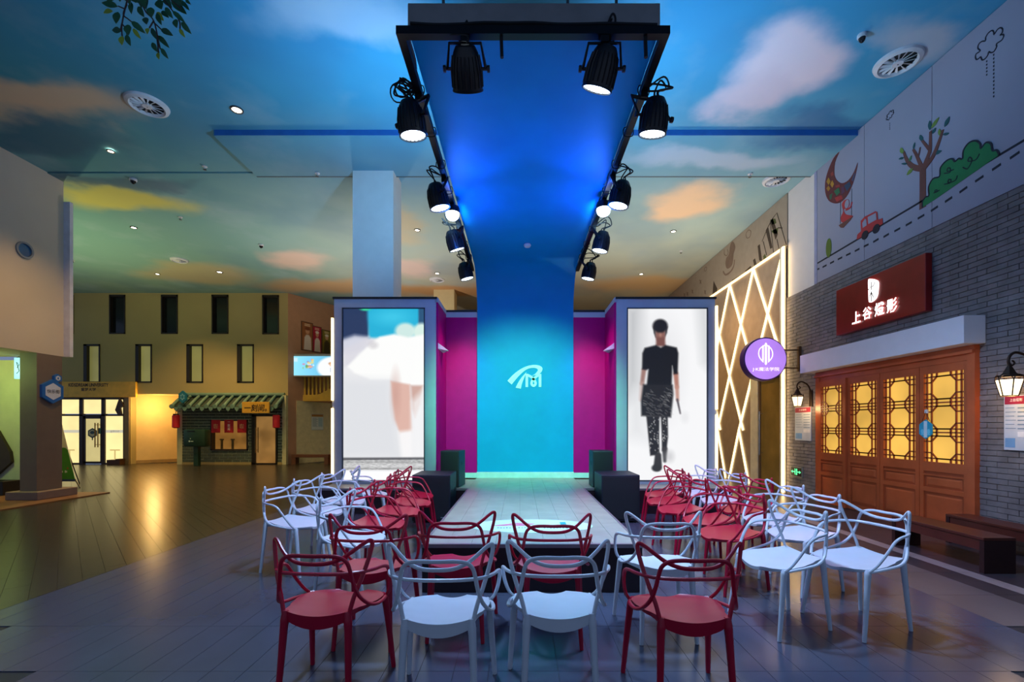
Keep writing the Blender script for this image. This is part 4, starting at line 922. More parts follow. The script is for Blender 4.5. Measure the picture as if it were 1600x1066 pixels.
MB().tube([(pc[0]+pr_*.9, YP_+.09, pc[2]+.19), (W-.05, YP_+.09, pc[2]+.19)], .014, 8).tube([(pc[0]+pr_*.9, YP_+.09, pc[2]-.17), (W-.05, YP_+.09, pc[2]-.17)], .014, 8).box(W-.06, W-.008, YP_+.06, YP_+.12, pc[2]-.24, pc[2]+.26).build('bracket', mat('bracket_bronze', (112, 84, 58), .4, .5), ps)
# wall lanterns
def sconce(px, py, depth, lab, en):
    X = W-depth; Y = YX(px, X); z = PZ(py, Y)          # centre of the glass body
    o = thing('wall_lantern', lab, 'lamp', (W, Y, z), 'wall lanterns beside the wooden doors'); M_IR = mat('dark_iron', (62, 44, 32), .45, .6)
    n = 6; mbg = MB(); rib = MB(); r1, r0, h_ = .112, .07, .22
    for k in range(n):
        a0, a1 = 2*math.pi*k/n, 2*math.pi*(k+1)/n
        q = [Vector((X+r0*math.cos(a0), Y+r0*math.sin(a0), z-h_/2)), Vector((X+r0*math.cos(a1), Y+r0*math.sin(a1), z-h_/2)), Vector((X+r1*math.cos(a1), Y+r1*math.sin(a1), z+h_*.3)), Vector((X+r1*math.cos(a0), Y+r1*math.sin(a0), z+h_*.3))]
        c_ = Vector((X, Y, z)); MB().add([c_+(v-c_)*.97 for v in q]+[c_+(v-c_)*.93 for v in q], [(0,1,2,3),(7,6,5,4),(0,4,5,1),(1,5,6,2),(2,6,7,3),(3,7,4,0)]).build('glass_panel', glow('lantern_glass', (255, 226, 178), 2.6), o)
        rib.tube([q[0], q[3]], .006, 5)
        up = (q[2]+q[3])/2+Vector((0, 0, .05)); rib.tube(cr([q[3], q[3]*.6+up*.4+Vector((0, 0, .02)), up, q[2]*.6+up*.4+Vector((0, 0, .02)), q[2]], 3), .006, 5)
    rib.tube([(X+r0*math.cos(2*math.pi*k/n), Y+r0*math.sin(2*math.pi*k/n), z-h_/2) for k in range(n)], .006, 5, True)
    rib.build('cage', M_IR, o)
    MB().lathe([(r1*1.0, h_*.42), (.06, h_*.62), (.035, h_*.85), (.012, h_*1.05)], (X, Y, z), n=6).build('cap', M_IR, o)
    t_ = z+h_*1.0
    arm = [(X, Y, t_), (X-.01, Y, t_+.06), (X+.02, Y, t_+.12), (X+.09, Y, t_+.14), (X+depth*.7, Y, t_+.08), (W-.03, Y, t_-.05), (W-.03, Y, t_-.2)]
    sc_ = MB().tube(cr(arm, 6), .014, 8)
    sc_.tube(cr([(X, Y, t_+.03), (X+.03, Y, t_+.0), (X+.055, Y, t_+.03), (X+.03, Y, t_+.055)], 5), .009, 6); sc_.build('scroll_arm', M_IR, o, True)
    MB().bbox(W-.035, W-.006, Y-.05, Y+.05, t_-.34, t_-.02, .012).build('back_plate', M_IR, o)
    bulb('lantern_bulb', o, (X, Y, z-h_/2-.05), (255, 206, 140), en, .05)
    return o
sconce(1577, 603, .33, 'iron wall lantern at the right edge above the notice board', 7)
sconce(1246, 626, .28, 'iron wall lantern beyond the doors, under the round purple sign', 6)
# notice boards on the brick
def notice(px0, px1, py0, py1, lab):
    Pn = Pl((W-.01, 0, 0), (0, -1, 0)); (u0, v1), (u1, v0) = wr(px0, py0), wr(px1, py1)
    Yc = (YX(px0, W)+YX(px1, W))/2; v1 = PZ(py0, YX(px0, W)); hgt = (py1-py0)*YX(px0, W)/F; v0 = v1-hgt
    o = thing('notice_board', lab, 'notice', (W-.01, -u0, v0))
    MB().rect(Pn, u0, u1, v0, v1, 0, .014).build('board', mat('board_pale', (196, 206, 220), .35), o)
    MB().rect(Pn, u0+.01, u1-.01, v1-hgt*.16, v1-.01, .014, .017).build('header', mat('board_crimson', (158, 36, 66), .5), o)
    ls = MB(); du_ = (u1-u0)
    for q in range(6):
        vv = v1-hgt*(.22+.075*q); ls.rect(Pn, u0+du_*.06, u0+du_*(.48 if q % 2 else .42), vv-hgt*.012, vv, .014, .016); ls.rect(Pn, u0+du_*.55, u1-du_*.06, vv-hgt*.022, vv, .014, .016)
    ls.build('print', mat('print_slate', (112, 140, 172), .5), o)
    MB().rect(Pn, u0+du_*.05, u0+du_*.45, v0+hgt*.05, v0+hgt*.22, .014, .016).build('blue_block', mat('block_blue', (120, 168, 214), .5), o)
    MB().rect(Pn, u0+du_*.55, u1-du_*.06, v0+hgt*.24, v0+hgt*.34, .014, .016).build('white_block', mat('block_white', (232, 234, 238), .5), o)
    text('上谷燈影', Pn, (u0+u1)/2, v1-hgt*.085, du_*.5, hgt*.06, mat('board_white_ink', (240, 224, 226), .5), o, h1=.019, bold=.02)
    return o
notice(1244, 1269, 637, 688, 'small notice board with a crimson header under the far wall lantern')
notice(1572, 1612, 619, 703, 'pale notice board cut by the right edge below the near lantern')
# exit sign
ye = YX(1247, W); ze = PZ(737.5, ye); EP = Pl((W-.008, 0, 0), (0, -1, 0)); u0, u1 = -YX(1238, W), -YX(1256, W); v0, v1 = ze-.105, ze+.105
ex = thing('exit_sign', 'small green lit exit sign low on the brick wall', 'sign', (W-.008, ye, ze))
MB().rect(EP, u0, u1, v0, v1, 0, .03).build('case', mat('exit_case', (150, 150, 140), .5), ex)
MB().rect(EP, u0+.02, u1-.02, v0+.02, v1-.02, .03, .033).build('face', mat('exit_black', (6, 22, 14), .4), ex)
G_ = glow('exit_green', (90, 240, 150), 1.6); uc = (u0+u1)/2
MB().ribbon(EP, [(u0+.06, ze), (u1-.06, ze)], .018, .033, .036).poly(EP, [(u1-.03, ze), (u1-.08, ze+.03), (u1-.08, ze-.03)], .033, .036).poly(EP, [(u0+.03, ze), (u0+.08, ze+.03), (u0+.08, ze-.03)], .033, .036).rect(EP, uc-.04, uc+.04, ze-.06, ze+.065, .033, .036).build('running_sign', G_, ex)
MB().ribbon(EP, [(uc-.02, ze-.06), (uc+.01, ze), (uc-.02, ze+.04)], .02, .036, .038).ell(EP, uc+.0, ze+.06, .015, .015, .036, .038).build('pictogram', MATS['exit_black'], ex)

# ---- benches
M_BN = mat('dark_bench_wood', (88, 40, 30), .35, var=.2, scale=4, spec=.5); M_BND = mat('dark_bench_leg', (48, 20, 18), .45, var=.15)
def bench(x0, x1, y0, y1, lab):
    o = thing('long_bench', lab, 'bench', ((x0+x1)/2, (y0+y1)/2, 0), 'long benches by the wooden doors'); h_ = .345
    MB().bbox(x0, x1, y0, y1, h_-.03, h_, .004).build('seat', M_BN, o)
    for a, b in ((y0+.0, y0+.045), (y1-.045, y1-.0)): MB().box(x0+.004, x1-.004, a, b, 0, h_-.03).build('leg', M_BND, o)
    for x in (x0+.012, x1-.03): MB().box(x, x+.018, y0+.045, y1-.045, h_-.13, h_-.03).build('apron', M_BN, o)
    return o
yn = YF(897); bench(PX(1537, yn), PX(1588, yn), yn, YX(1393, PX(1537, yn)), 'long low brown bench standing free in front of the wooden doors')
bench(5.2, 5.5, 4.35, 5.56, 'long low brown bench against the brick wall, cut by the right edge')

# ================================================================== RUNWAY STAGE
ZS = .41; RX0, RX1 = -.832, 1.045; RY0, RY1, RYB = 3.876, 7.32, 8.82
SGX0, SGX1 = -3.25, 3.42
M_PLN = mat('dark_plum_board', (36, 16, 26), .35, var=.15)
stg = thing('runway_stage', 'T-shaped runway stage with a pale plank deck and dark sides', 'stage', (.1, RY0, 0))
MB().box(RX0, RX1, RY0, RY1, 0, ZS-.022).build('runway_base', M_PLN, stg)
MB().box(SGX0, SGX1, RY1, 8.58, 0, ZS-.022).box(-1.5, 1.75, 8.58, 8.95, 0, ZS-.022).build('back_base', M_PLN, stg)
M_DK = mat('pale_ash_plank', (158, 156, 146), .34, var=.12, scale=5, bump=.05, bscale=30, spec=.5)
pw = (RX1-RX0)/9; random.seed(5)
for i in range(9):
    cuts = [RY0+.03]; y = RY0+random.uniform(.5, 1.6)
    while y < RYB-.3: cuts.append(y); y += random.choice((1.35, 1.6))
    cuts.append(RYB-.02)
    for a, b in zip(cuts, cuts[1:]): MB().box(RX0+i*pw+.0012, RX0+(i+1)*pw-.0012, a+.001, b-.001, ZS-.022, ZS).build('plank', M_DK, stg)
for x0, x1 in ((SGX0, RX0), (RX1, SGX1)):
    n = round((x1-x0)/pw)
    for i in range(n): MB().box(x0+(x1-x0)*i/n+.0012, x0+(x1-x0)*(i+1)/n-.0012, RY1+.02, 8.58, ZS-.022, ZS).build('plank', M_DK, stg)
M_ED = mat('aluminium_edge', (150, 140, 150), .35, .6)
MB().box(RX0-.004, RX1+.004, RY0-.004, RY0+.03, ZS-.03, ZS+.002).box(RX0-.004, RX0+.02, RY0, RY1, ZS-.03, ZS+.003).box(RX1-.02, RX1+.004, RY0, RY1, ZS-.03, ZS+.003).box(SGX0, RX0, RY1-.004, RY1+.02, ZS-.03, ZS+.002).box(RX1, SGX1, RY1-.004, RY1+.02, ZS-.03, ZS+.002).build('edge_strip', M_ED, stg)
# oval floor print near the runway end
FLS = Pl((0, 0, ZS), (1, 0, 0), (0, 1, 0))
cyp = YF(822, ZS); cxp = PX(830, cyp); ra = PX(926, cyp)-PX(734, cyp)
op = tag(MB().ell(FLS, cxp, cyp, ra/2, .30, .0005, .003, 48).build('floor_sticker', mat('sticker_mint', (200, 238, 230), .4)), 'oval mint floor sticker with a logo on the runway', 'sticker')
MB().poly(FLS, [(cxp-.42, cyp-.02), (cxp-.28, cyp-.02), (cxp-.02, cyp+.10), (cxp-.14, cyp+.13)], .003, .005).poly(FLS, [(cxp-.22, cyp-.02), (cxp-.08, cyp-.02), (cxp+.05, cyp+.08), (cxp-.03, cyp+.10)], .003, .005).build('logo_swoosh', mat('sticker_pink', (216, 110, 150), .4), op)
MB().rect(FLS, cxp+.30, cxp+.36, cyp+.04, cyp+.16, .003, .005).build('logo_block', mat('sticker_teal', (20, 150, 160), .4), op)
mat('sticker_ink', (60, 60, 76), .5)
specks(FLS, cxp-.34, cxp+.08, cyp-.1, .03, 14, MATS['sticker_ink'], op, .003, .0045, 2)
specks(FLS, cxp+.12, cxp+.4, cyp-.1, .05, 9, MATS['sticker_ink'], op, .003, .0045, 3)

# ================================================================== BLUE BACKDROP that bends into the canopy
ZK = 4.355; CY0 = 3.39; RB = .75
M_BLU = mat('blue_vinyl', (4, 146, 216), .5, spec=.2, var=.04, scale=3, bump=.05, bscale=14)
bd = thing('stage_backdrop', 'blue sheet backdrop sweeping up into a long overhead canopy', 'backdrop', (.1, RYB, ZS))
prof = [(RYB, ZS+.11)]+[(RYB-RB+RB*math.cos(a), ZK-RB+RB*math.sin(a)) for a in [math.pi/2*k/14 for k in range(15)]]+[(CY0+.02, ZK)]
vs = []; fs = []
for y, z in prof: vs += [(RX0+.01, y, z), (RX1-.005, y, z)]
n = len(prof); vs += [(x, y+(.03 if k < 16 else .0), z+(.03 if k > 6 else 0)) for k, (y, z) in enumerate(prof) for x in (RX0+.01, RX1-.005)]
for i in range(n-1): fs += [(2*i, 2*i+1, 2*i+3, 2*i+2), (2*n+2*i+1, 2*n+2*i, 2*n+2*i+2, 2*n+2*i+3), (2*i, 2*i+2, 2*n+2*i+2, 2*n+2*i), (2*i+3, 2*i+1, 2*n+2*i+1, 2*n+2*i+3)]
MB().add(vs, fs).build('blue_sheet', M_BLU, bd, True)
MB().bbox(RX0-.002, RX1+.002, CY0, CY0+.22, ZK+.032, ZK+.215, .004).box(RX0, RX1, CY0+.22, RYB-RB, ZK+.04, ZK+.21).build('canopy_box', mat('grey_board', (128, 130, 132), .7), bd)
rods = MB()
for px in (693, 887, 963):
    x = PX(px, CY0+.1); rods.tube([(x, CY0+.1, ZK+.2), (x, CY0+.1, ZC)], .012, 6)
for y in (5.5, 7.3):
    for x in (RX0+.2, RX1-.2): rods.tube([(x, y, ZK+.2), (x, y, ZC-.0)], .012, 6)
rods.build('hanging_rod', mat('rod_steel', (90, 96, 100), .4, .6), bd)
MB().bbox(RX0, RX1, RYB-.03, RYB+.03, ZS, ZS+.115, .004).build('base_board', mat('blue_white_board', (206, 214, 232), .5), bd)
# raised white logo on the sheet
BP = front(RYB); LG = mat('logo_white', (236, 238, 244), .4)
g = lambda x, y: (PX(760+x/10.66, RYB), PZ(540+y/10.66, RYB))
lo = thing('backdrop_logo', 'white raised logo of a swooping arch and letter M on the blue backdrop', 'logo', (PX(820, RYB), RYB, PZ(590, RYB)))
a_out = [(352,590),(430,505),(520,430),(610,375),(700,340),(790,327),(870,335),(920,362),(932,395),(915,440),(870,478),(760,505)]
a_in = [(800,485),(840,445),(858,410),(845,388),(800,375),(735,378),(670,400),(600,450),(520,530),(420,650)]
MB().poly(BP, smooth2([g(*p) for p in a_out], 3, False)+smooth2([g(*p) for p in a_in], 3, False), .0, .02).build('arch', LG, lo)
MB().poly(BP, smooth2([g(*p) for p in ((668,445),(590,530),(530,620),(487,705))], 4, False)+smooth2([g(*p) for p in ((572,722),(590,640),(620,560),(668,445))], 4, False), 0, .02).build('stroke', LG, lo)
lm = MB().poly(BP, [g(*p) for p in ((652,475),(680,475),(694,520),(694,692),(652,692))], 0, .02).poly(BP, [g(*p) for p in ((914,475),(914,692),(872,692),(872,520),(890,480))], 0, .02)
lm.ribbon(BP, smooth2([g(*p) for p in ((672,490),(730,515),(780,555),(815,610),(815,650),(785,672),(755,650),(755,610),(785,560),(840,512),(895,485))], 5, False), .045, 0, .019)
lm.build('letter_m', LG, lo)
# smoke detector under the canopy
sd = tag(MB().lathe([(.05, 0), (.06, -.02), (.045, -.045), (.0, -.05)], (PX(824, 7.35), 7.35, ZK), n=20, cap=False).build('smoke_detector', mat('detector_white', (210, 214, 220), .5), smooth=True), 'small white smoke detector on the blue canopy', 'detector')

# ================================================================== MAGENTA WING WALLS AND SCREEN BOOTHS
M_MAG = mat('magenta_panel', (196, 0, 124), .5, var=.05, spec=.15)
M_BTH = mat('pale_booth_frame', (190, 198, 214), .5, var=.03)
M_BLK = mat('black_trim', (20, 22, 30), .5)
YBF = 7.9; ZBT = 3.62
def booth(x0, x1, inner, sx0, sx1, img, lab, em):
    """x0..x1 outer width, inner: the side that meets the magenta wall (+1: its right side)"""
    o = thing('screen_booth', lab, 'screen booth', ((x0+x1)/2, YBF, ZS)); YBk = 8.55
    z0, z1 = PZ(752, YBF), PZ(481, YBF)
    f = MB().box(x0, sx0, YBF, YBk, ZS, ZBT).box(sx1, x1, YBF, YBk, ZS, ZBT).box(sx0, sx1, YBF, YBk, z1, ZBT).box(sx0, sx1, YBF, YBk, ZS, z0).box(sx0, sx1, YBF+.1, YBk, z0, z1)
    f.build('frame', M_BTH, o)
    MB().box(x0-.02, x1+.02, YBF-.02, YBk+.02, ZBT, ZBT+.035).build('top_edge', M_BLK, o)
    MB().box(sx0, sx0+.018, YBF-.012, YBF+.02, z0, z1).box(sx1-.018, sx1, YBF-.012, YBF+.02, z0, z1).box(sx0, sx1, YBF-.012, YBF+.02, z1-.018, z1).box(sx0, sx1, YBF-.012, YBF+.02, z0, z0+.018).build('bezel', mat('bezel_slate', (52, 66, 84), .4), o)
    panel_picture('screen', front(YBF+.012), sx0+.01, sx1-.01, z0+.01, z1-.01, img, picture('booth_screen', em), o, .0)
    xi = x1 if inner > 0 else x0
    MB().box(xi-.03 if inner < 0 else xi, xi if inner < 0 else xi+.03, YBF+.03, RYB, ZS, ZBT-.04).build('magenta_side', M_MAG, o)
    MB().box(xi-.035 if inner < 0 else xi-.01, xi+.01 if inner < 0 else xi+.035, YBF, RYB, ZBT-.05, ZBT+.03).build('side_coping', M_BTH, o)
    zz = PZ(547, YBF+.2); xx = xi+inner*.03
    MB().add([(xx, YBF+.05, zz), (xx+inner*.15, YBF+.3, zz), (xx, YBF+.55, zz), (xx, YBF+.05, zz+.1), (xx, YBF+.55, zz+.1)], [(0,1,2),(0,3,1),(1,4,2),(3,4,1),(0,2,4,3)]).build('corner_shelf', mat('shelf_white', (228, 226, 236), .5), o)
    return o
# left picture: skirt and legs in motion; right picture: walking figure
P = Paint(55, 512, 72, 1045, 132, 270, (232, 232, 234)); yy_ = P.Y
P.mix(np.clip((yy_-300)/500, 0, 1)*0+np.clip((P.X-55)/300, 0, 1)*.0, (255, 255, 255))
P.poly([(40, 60), (210, 60), (200, 240), (120, 235), (40, 260)], (40, 56, 92), 12).poly([(190, 60), (490, 60), (480, 230), (200, 240)], (38, 176, 214), 10).poly([(478, 60), (530, 60), (530, 240), (478, 200)], (44, 84, 120), 6)
P.ell(330, 120, 90, 40, (70, 206, 236), 30, .7).ell(180, 76, 26, 9, (60, 214, 160), 5)
P.poly([(40, 250), (120, 222), (200, 232), (170, 300), (90, 330), (40, 320)], (206, 208, 222), 14, .85)
P.ell(405, 200, 58, 46, (206, 232, 226), 10).ell(495, 205, 46, 50, (216, 238, 228), 10)
P.poly([(200, 235), (250, 260), (150, 320), (90, 395), (60, 400), (60, 300)], (216, 214, 222), 12, .8)
P.poly([(80, 400), (180, 300), (260, 232), (340, 216), (420, 235), (530, 215), (530, 508), (420, 508), (320, 474), (210, 474), (120, 438)], (250, 250, 248), 8)
P.ell(225, 280, 26, 20, (200, 196, 200), 10, .6)
P.poly([(40, 470), (320, 480), (330, 600), (360, 760), (380, 920), (40, 920)], (214, 217, 222), 40, .55)
P.poly([(435, 508), (502, 508), (488, 610), (460, 690), (445, 640)], (206, 168, 156), 9).poly([(324, 484), (430, 502), (436, 640), (442, 770), (374, 780), (346, 700), (332, 590)], (222, 180, 166), 8)
P.ell(350, 560, 20, 90, (196, 150, 138), 22, .6).poly([(366, 770), (446, 760), (446, 920), (384, 920)], (246, 244, 244), 14).poly([(440, 600), (512, 520), (512, 920), (440, 920)], (244, 243, 244), 20, .75)
rng = np.random.RandomState(4); band = (yy_ > 920) & (yy_ < 985); ln = rng.rand(270, 132); ln = (ln+np.roll(ln, 1, 1)+np.roll(ln, 2, 1)+np.roll(ln, 3, 1))/4
rown = rng.rand(270)[:, None]; P.i = np.where(band[..., None], (130+110*np.clip(ln*.8+rown*.6-.2, 0, 1))[..., None]*np.ones(3), P.i)
P.poly([(55, 916), (512, 914), (512, 926), (55, 930)], (70, 70, 74), 4, .8); P.poly([(40, 992), (530, 992), (530, 1060), (40, 1060)], (250, 250, 252), 4)
booth(-3.222, -1.455, 1, PX(534.6, YBF), PX(664, YBF), P.i, 'tall screen booth showing a blurred white skirt and legs', .88)
P = Paint(107, 555, 78, 1045, 132, 270, (244, 244, 245))
P.poly([(90, 60), (190, 60), (185, 500), (90, 620)], (176, 178, 180), 50, .75).poly([(500, 60), (570, 60), (570, 420), (530, 380)], (196, 198, 200), 40, .7).poly([(100, 520), (200, 560), (220, 820), (110, 800)], (214, 215, 217), 60, .6)
P.ell(290, 420, 120, 260, (218, 218, 220), 60, .5)
P.cap(200, 425, 190, 500, 13, 11, (150, 110, 100), 6, .9).cap(190, 500, 183, 590, 10, 8, (190, 160, 152), 9, .7).cap(380, 445, 386, 520, 14, 11, (176, 122, 106), 6).cap(386, 520, 390, 592, 11, 9, (190, 140, 124), 6, .9).cap(388, 590, 405, 668, 6, 4, (90, 84, 90), 4)
P.ell(430, 690, 22, 30, (226, 226, 228), 12, .6)
P.ell(293, 222, 29, 46, (140, 96, 86), 6).ell(293, 214, 6, 40, (196, 150, 132), 5, .6).poly([(270, 240), (318, 240), (322, 292), (268, 290)], (120, 78, 70), 7).ell(292, 176, 42, 38, (28, 26, 28), 7).poly([(252, 180), (264, 190), (266, 240), (256, 215)], (36, 32, 34), 5).poly([(322, 185), (334, 180), (330, 215), (320, 235)], (36, 32, 34), 5)
P.poly([(205, 300), (268, 284), (295, 298), (322, 284), (385, 298), (394, 330), (390, 446), (368, 448), (360, 400), (356, 516), (216, 516), (226, 420), (212, 424), (190, 420), (192, 330)], (22, 22, 24), 6)
P.poly([(196, 505), (362, 508), (366, 560), (352, 690), (186, 682), (184, 600)], (34, 34, 36), 7)
for q in range(70):
    x_, y_ = rng.uniform(195, 350), rng.uniform(520, 675); P.cap(x_, y_, x_+rng.uniform(8, 20), y_+rng.uniform(2, 14), 1.6, 1.2, (190, 190, 190), 3, .45)
P.poly([(214, 682), (288, 682), (286, 800), (288, 900), (236, 906), (226, 800)], (38, 38, 40), 5).poly([(296, 684), (334, 682), (336, 800), (328, 870), (302, 880), (300, 780)], (42, 42, 44), 5)
for q in range(60):
    x_, y_ = (rng.uniform(226, 284), rng.uniform(690, 895)) if q % 3 else (rng.uniform(302, 330), rng.uniform(690, 840)); P.ell(x_, y_, 2.6, 3.4, (214, 214, 214), 2, .8)
P.cap(280, 905, 278, 970, 18, 24, (52, 52, 54), 5).ell(270, 975, 26, 20, (48, 48, 50), 5).cap(318, 870, 318, 935, 15, 9, (58, 58, 60), 6).ell(345, 910, 24, 30, (190, 190, 192), 16, .6)
booth(1.682, 3.39, -1, PX(979.5, YBF), PX(1106, YBF), P.i, 'tall screen booth showing a model walking in black clothes', .88)
for x0, x1, lab in ((-1.425, RX0, 'magenta wing wall panel between the left booth and the blue backdrop'), (RX1, 1.652, 'magenta wing wall panel between the blue backdrop and the right booth')):
    o = thing('wing_wall', lab, 'wall panel', ((x0+x1)/2, RYB, ZS))
    MB().box(x0, x1, RYB, RYB+.06, ZS+.1, ZBT-.10).build('panel', M_MAG, o)
    MB().box(x0, x1, RYB-.01, RYB+.08, ZBT-.10, ZBT+.0).build('coping', M_BTH, o)
    MB().box(x0, x1, RYB-.02, RYB+.1, ZBT+.0, ZBT+.04).build('top_edge', M_BLK, o)
    MB().box(x0, x1, RYB-.012, RYB+.06, ZS, ZS+.1).build('base_board', MATS['blue_white_board'], o)
# vertical light tubes on the outer booth sides
for xx, segs, lab in ((-3.222, ((497, 626), (638, 742)), 'warm vertical light tube on the outer side of the left booth'), (3.39, ((478, 640), (648, 742)), 'warm vertical light tube on the outer side of the right booth')):
    s_ = -1 if xx < 0 else 1; o = thing('light_tube', lab, 'light', (xx, YBF+.06, ZS))
    MB().box(xx, xx+s_*.04, YBF+.02, YBF+.1, ZS+.0, PZ(segs[0][0], YBF)).build('holder', M_BTH, o)
    for a, b in segs: MB().tube([(xx+s_*.03, YBF+.0, max(PZ(b, YBF), ZS+.02)), (xx+s_*.03, YBF+.0, PZ(a, YBF))], .022, 10).build('tube', M_LEDV, o, True)

# ================================================================== LOUDSPEAKERS
M_SPK = mat('black_speaker_paint', (26, 32, 48), .5, var=.12, bump=.2, bscale=120); M_GRL = mat('speaker_grille', (16, 20, 30), .6, bump=.6, bscale=220)
def sub(x0, x1, lab, side):
    y0, y1, h_ = 6.66, 7.305, .70; o = thing('subwoofer', lab, 'loudspeaker', ((x0+x1)/2, (y0+y1)/2, 0), 'subwoofers beside the runway')
    MB().bbox(x0, x1, y0, y1, .02, h_, .012).build('cabinet', M_SPK, o)
    MB().bbox(x0+.02, x1-.02, y0-.012, y0+.004, .05, h_-.03, .004).build('grille', M_GRL, o)
    for x in (x0+.06, x1-.06):
        for y in (y0+.06, y1-.06): MB().lathe([(.025, 0), (.025, .022)], (x, y, 0), n=12).build('foot', M_BLK, o)
    xs_ = x1 if side > 0 else x0
    for y in (y0+.16, y1-.16): MB().bbox(xs_-.004, xs_+.004 , y-.06, y+.06, .40, .47, .002).build('handle_recess', M_BLK, o)
    MB().rect(front(y0-.012), x1-.14, x1-.06, .07, .085, 0, .003).build('badge', mat('badge_silver', (150, 160, 176), .3, .7), o)
sub(-1.577, -1.015, 'black subwoofer on the floor left of the runway', 1)
sub(1.199, 1.76, 'black subwoofer on the floor right of the runway', -1)
def top_spk(cx, cy, wd, rz, lab):
    o = thing('stage_speaker', lab, 'loudspeaker', (0, 0, 0), 'speakers on the stage corners'); h_ = .60; d_ = .40
    MB().bbox(-wd/2, wd/2, -d_/2, d_/2, .005, h_, .012).build('cabinet', M_SPK, o)
    MB().bbox(-wd/2+.015, wd/2-.015, -d_/2-.01, -d_/2+.004, .03, h_-.02, .004).build('grille', M_GRL, o)
    MB().box(-wd/2+.02, wd/2-.02, -d_/2+.03, d_/2-.03, 0, .006).build('base_pad', M_BLK, o)
    MB().bbox(wd/2-.004, wd/2+.004, -.06, .06, .36, .42, .002).bbox(-wd/2-.004, -wd/2+.004, -.06, .06, .36, .42, .002).build('side_handle', M_BLK, o)
    o.location = (cx, cy, ZS+.001); o.rotation_euler = (0, 0, rz)
top_spk(-1.115, 7.62, .315, math.radians(-8), 'black speaker standing on the stage behind the left subwoofer')
top_spk(1.352, 7.60, .33, math.radians(1), 'black speaker standing on the stage behind the right subwoofer')

# ================================================================== LIGHTING TRUSS
M_TR = mat('black_tube_steel', (26, 24, 26), .32, .5, spec=.6); M_CB = mat('black_cable', (10, 10, 12), .6)
TX0, TX1, TY0, TY1, TZ0, TZ1 = -.898, 1.092, 3.30, 8.39, 4.265, 4.325
tr_ = thing('lighting_frame', 'black square-tube lighting frame hung under the canopy', 'lighting frame', (.1, TY0, TZ0))
MB().box(TX0, TX1, TY0, TY0+.06, TZ0, TZ1).build('front_bar', M_TR, tr_)
for a, b in ((TX0, TX0+.06), (TX1-.06, TX1)): MB().box(a, b, TY0+.06, TY1, TZ0, TZ1).build('side_bar', M_TR, tr_)
for px in (783, 1388):
    x = PX(px, TY0); xx = x if px < 1000 else PX(1010, TY0)
    MB().tube([(xx, TY0+.03, TZ0), (xx+.005, TY0+.03, TZ0-.15)], .014, 6).build('loose_strap', M_CB, tr_)
cb = MB()
for sx, x in ((-1, TX0+.03), (1, TX1-.03)):
    pts = [(x+random.uniform(-.03, .03), TY0+.1+k*.25, TZ1+random.uniform(-.005, .03)) for k in range(21)]; cb.tube(cr(pts, 3), .012, 6)
    for y in np.arange(3.9, 8.3, .55): cb.tube(cr([(x-.04, y, TZ1+.01), (x-.04, y, TZ0-.01), (x+.04, y, TZ0-.01), (x+.04, y, TZ1+.01)], 3, True), .005, 5, True)
cb.tube(cr([(TX0+.1+k*.18, TY0+.02, TZ1+.012+random.uniform(0, .02)) for k in range(11)], 3), .014, 6)
cb.build('cable_run', M_CB, tr_, True)
M_CAN = mat('black_can', (16, 17, 22), .42, var=.1, spec=.5)
LEDF = glow('led_lens_white', (214, 236, 255), 6.0)
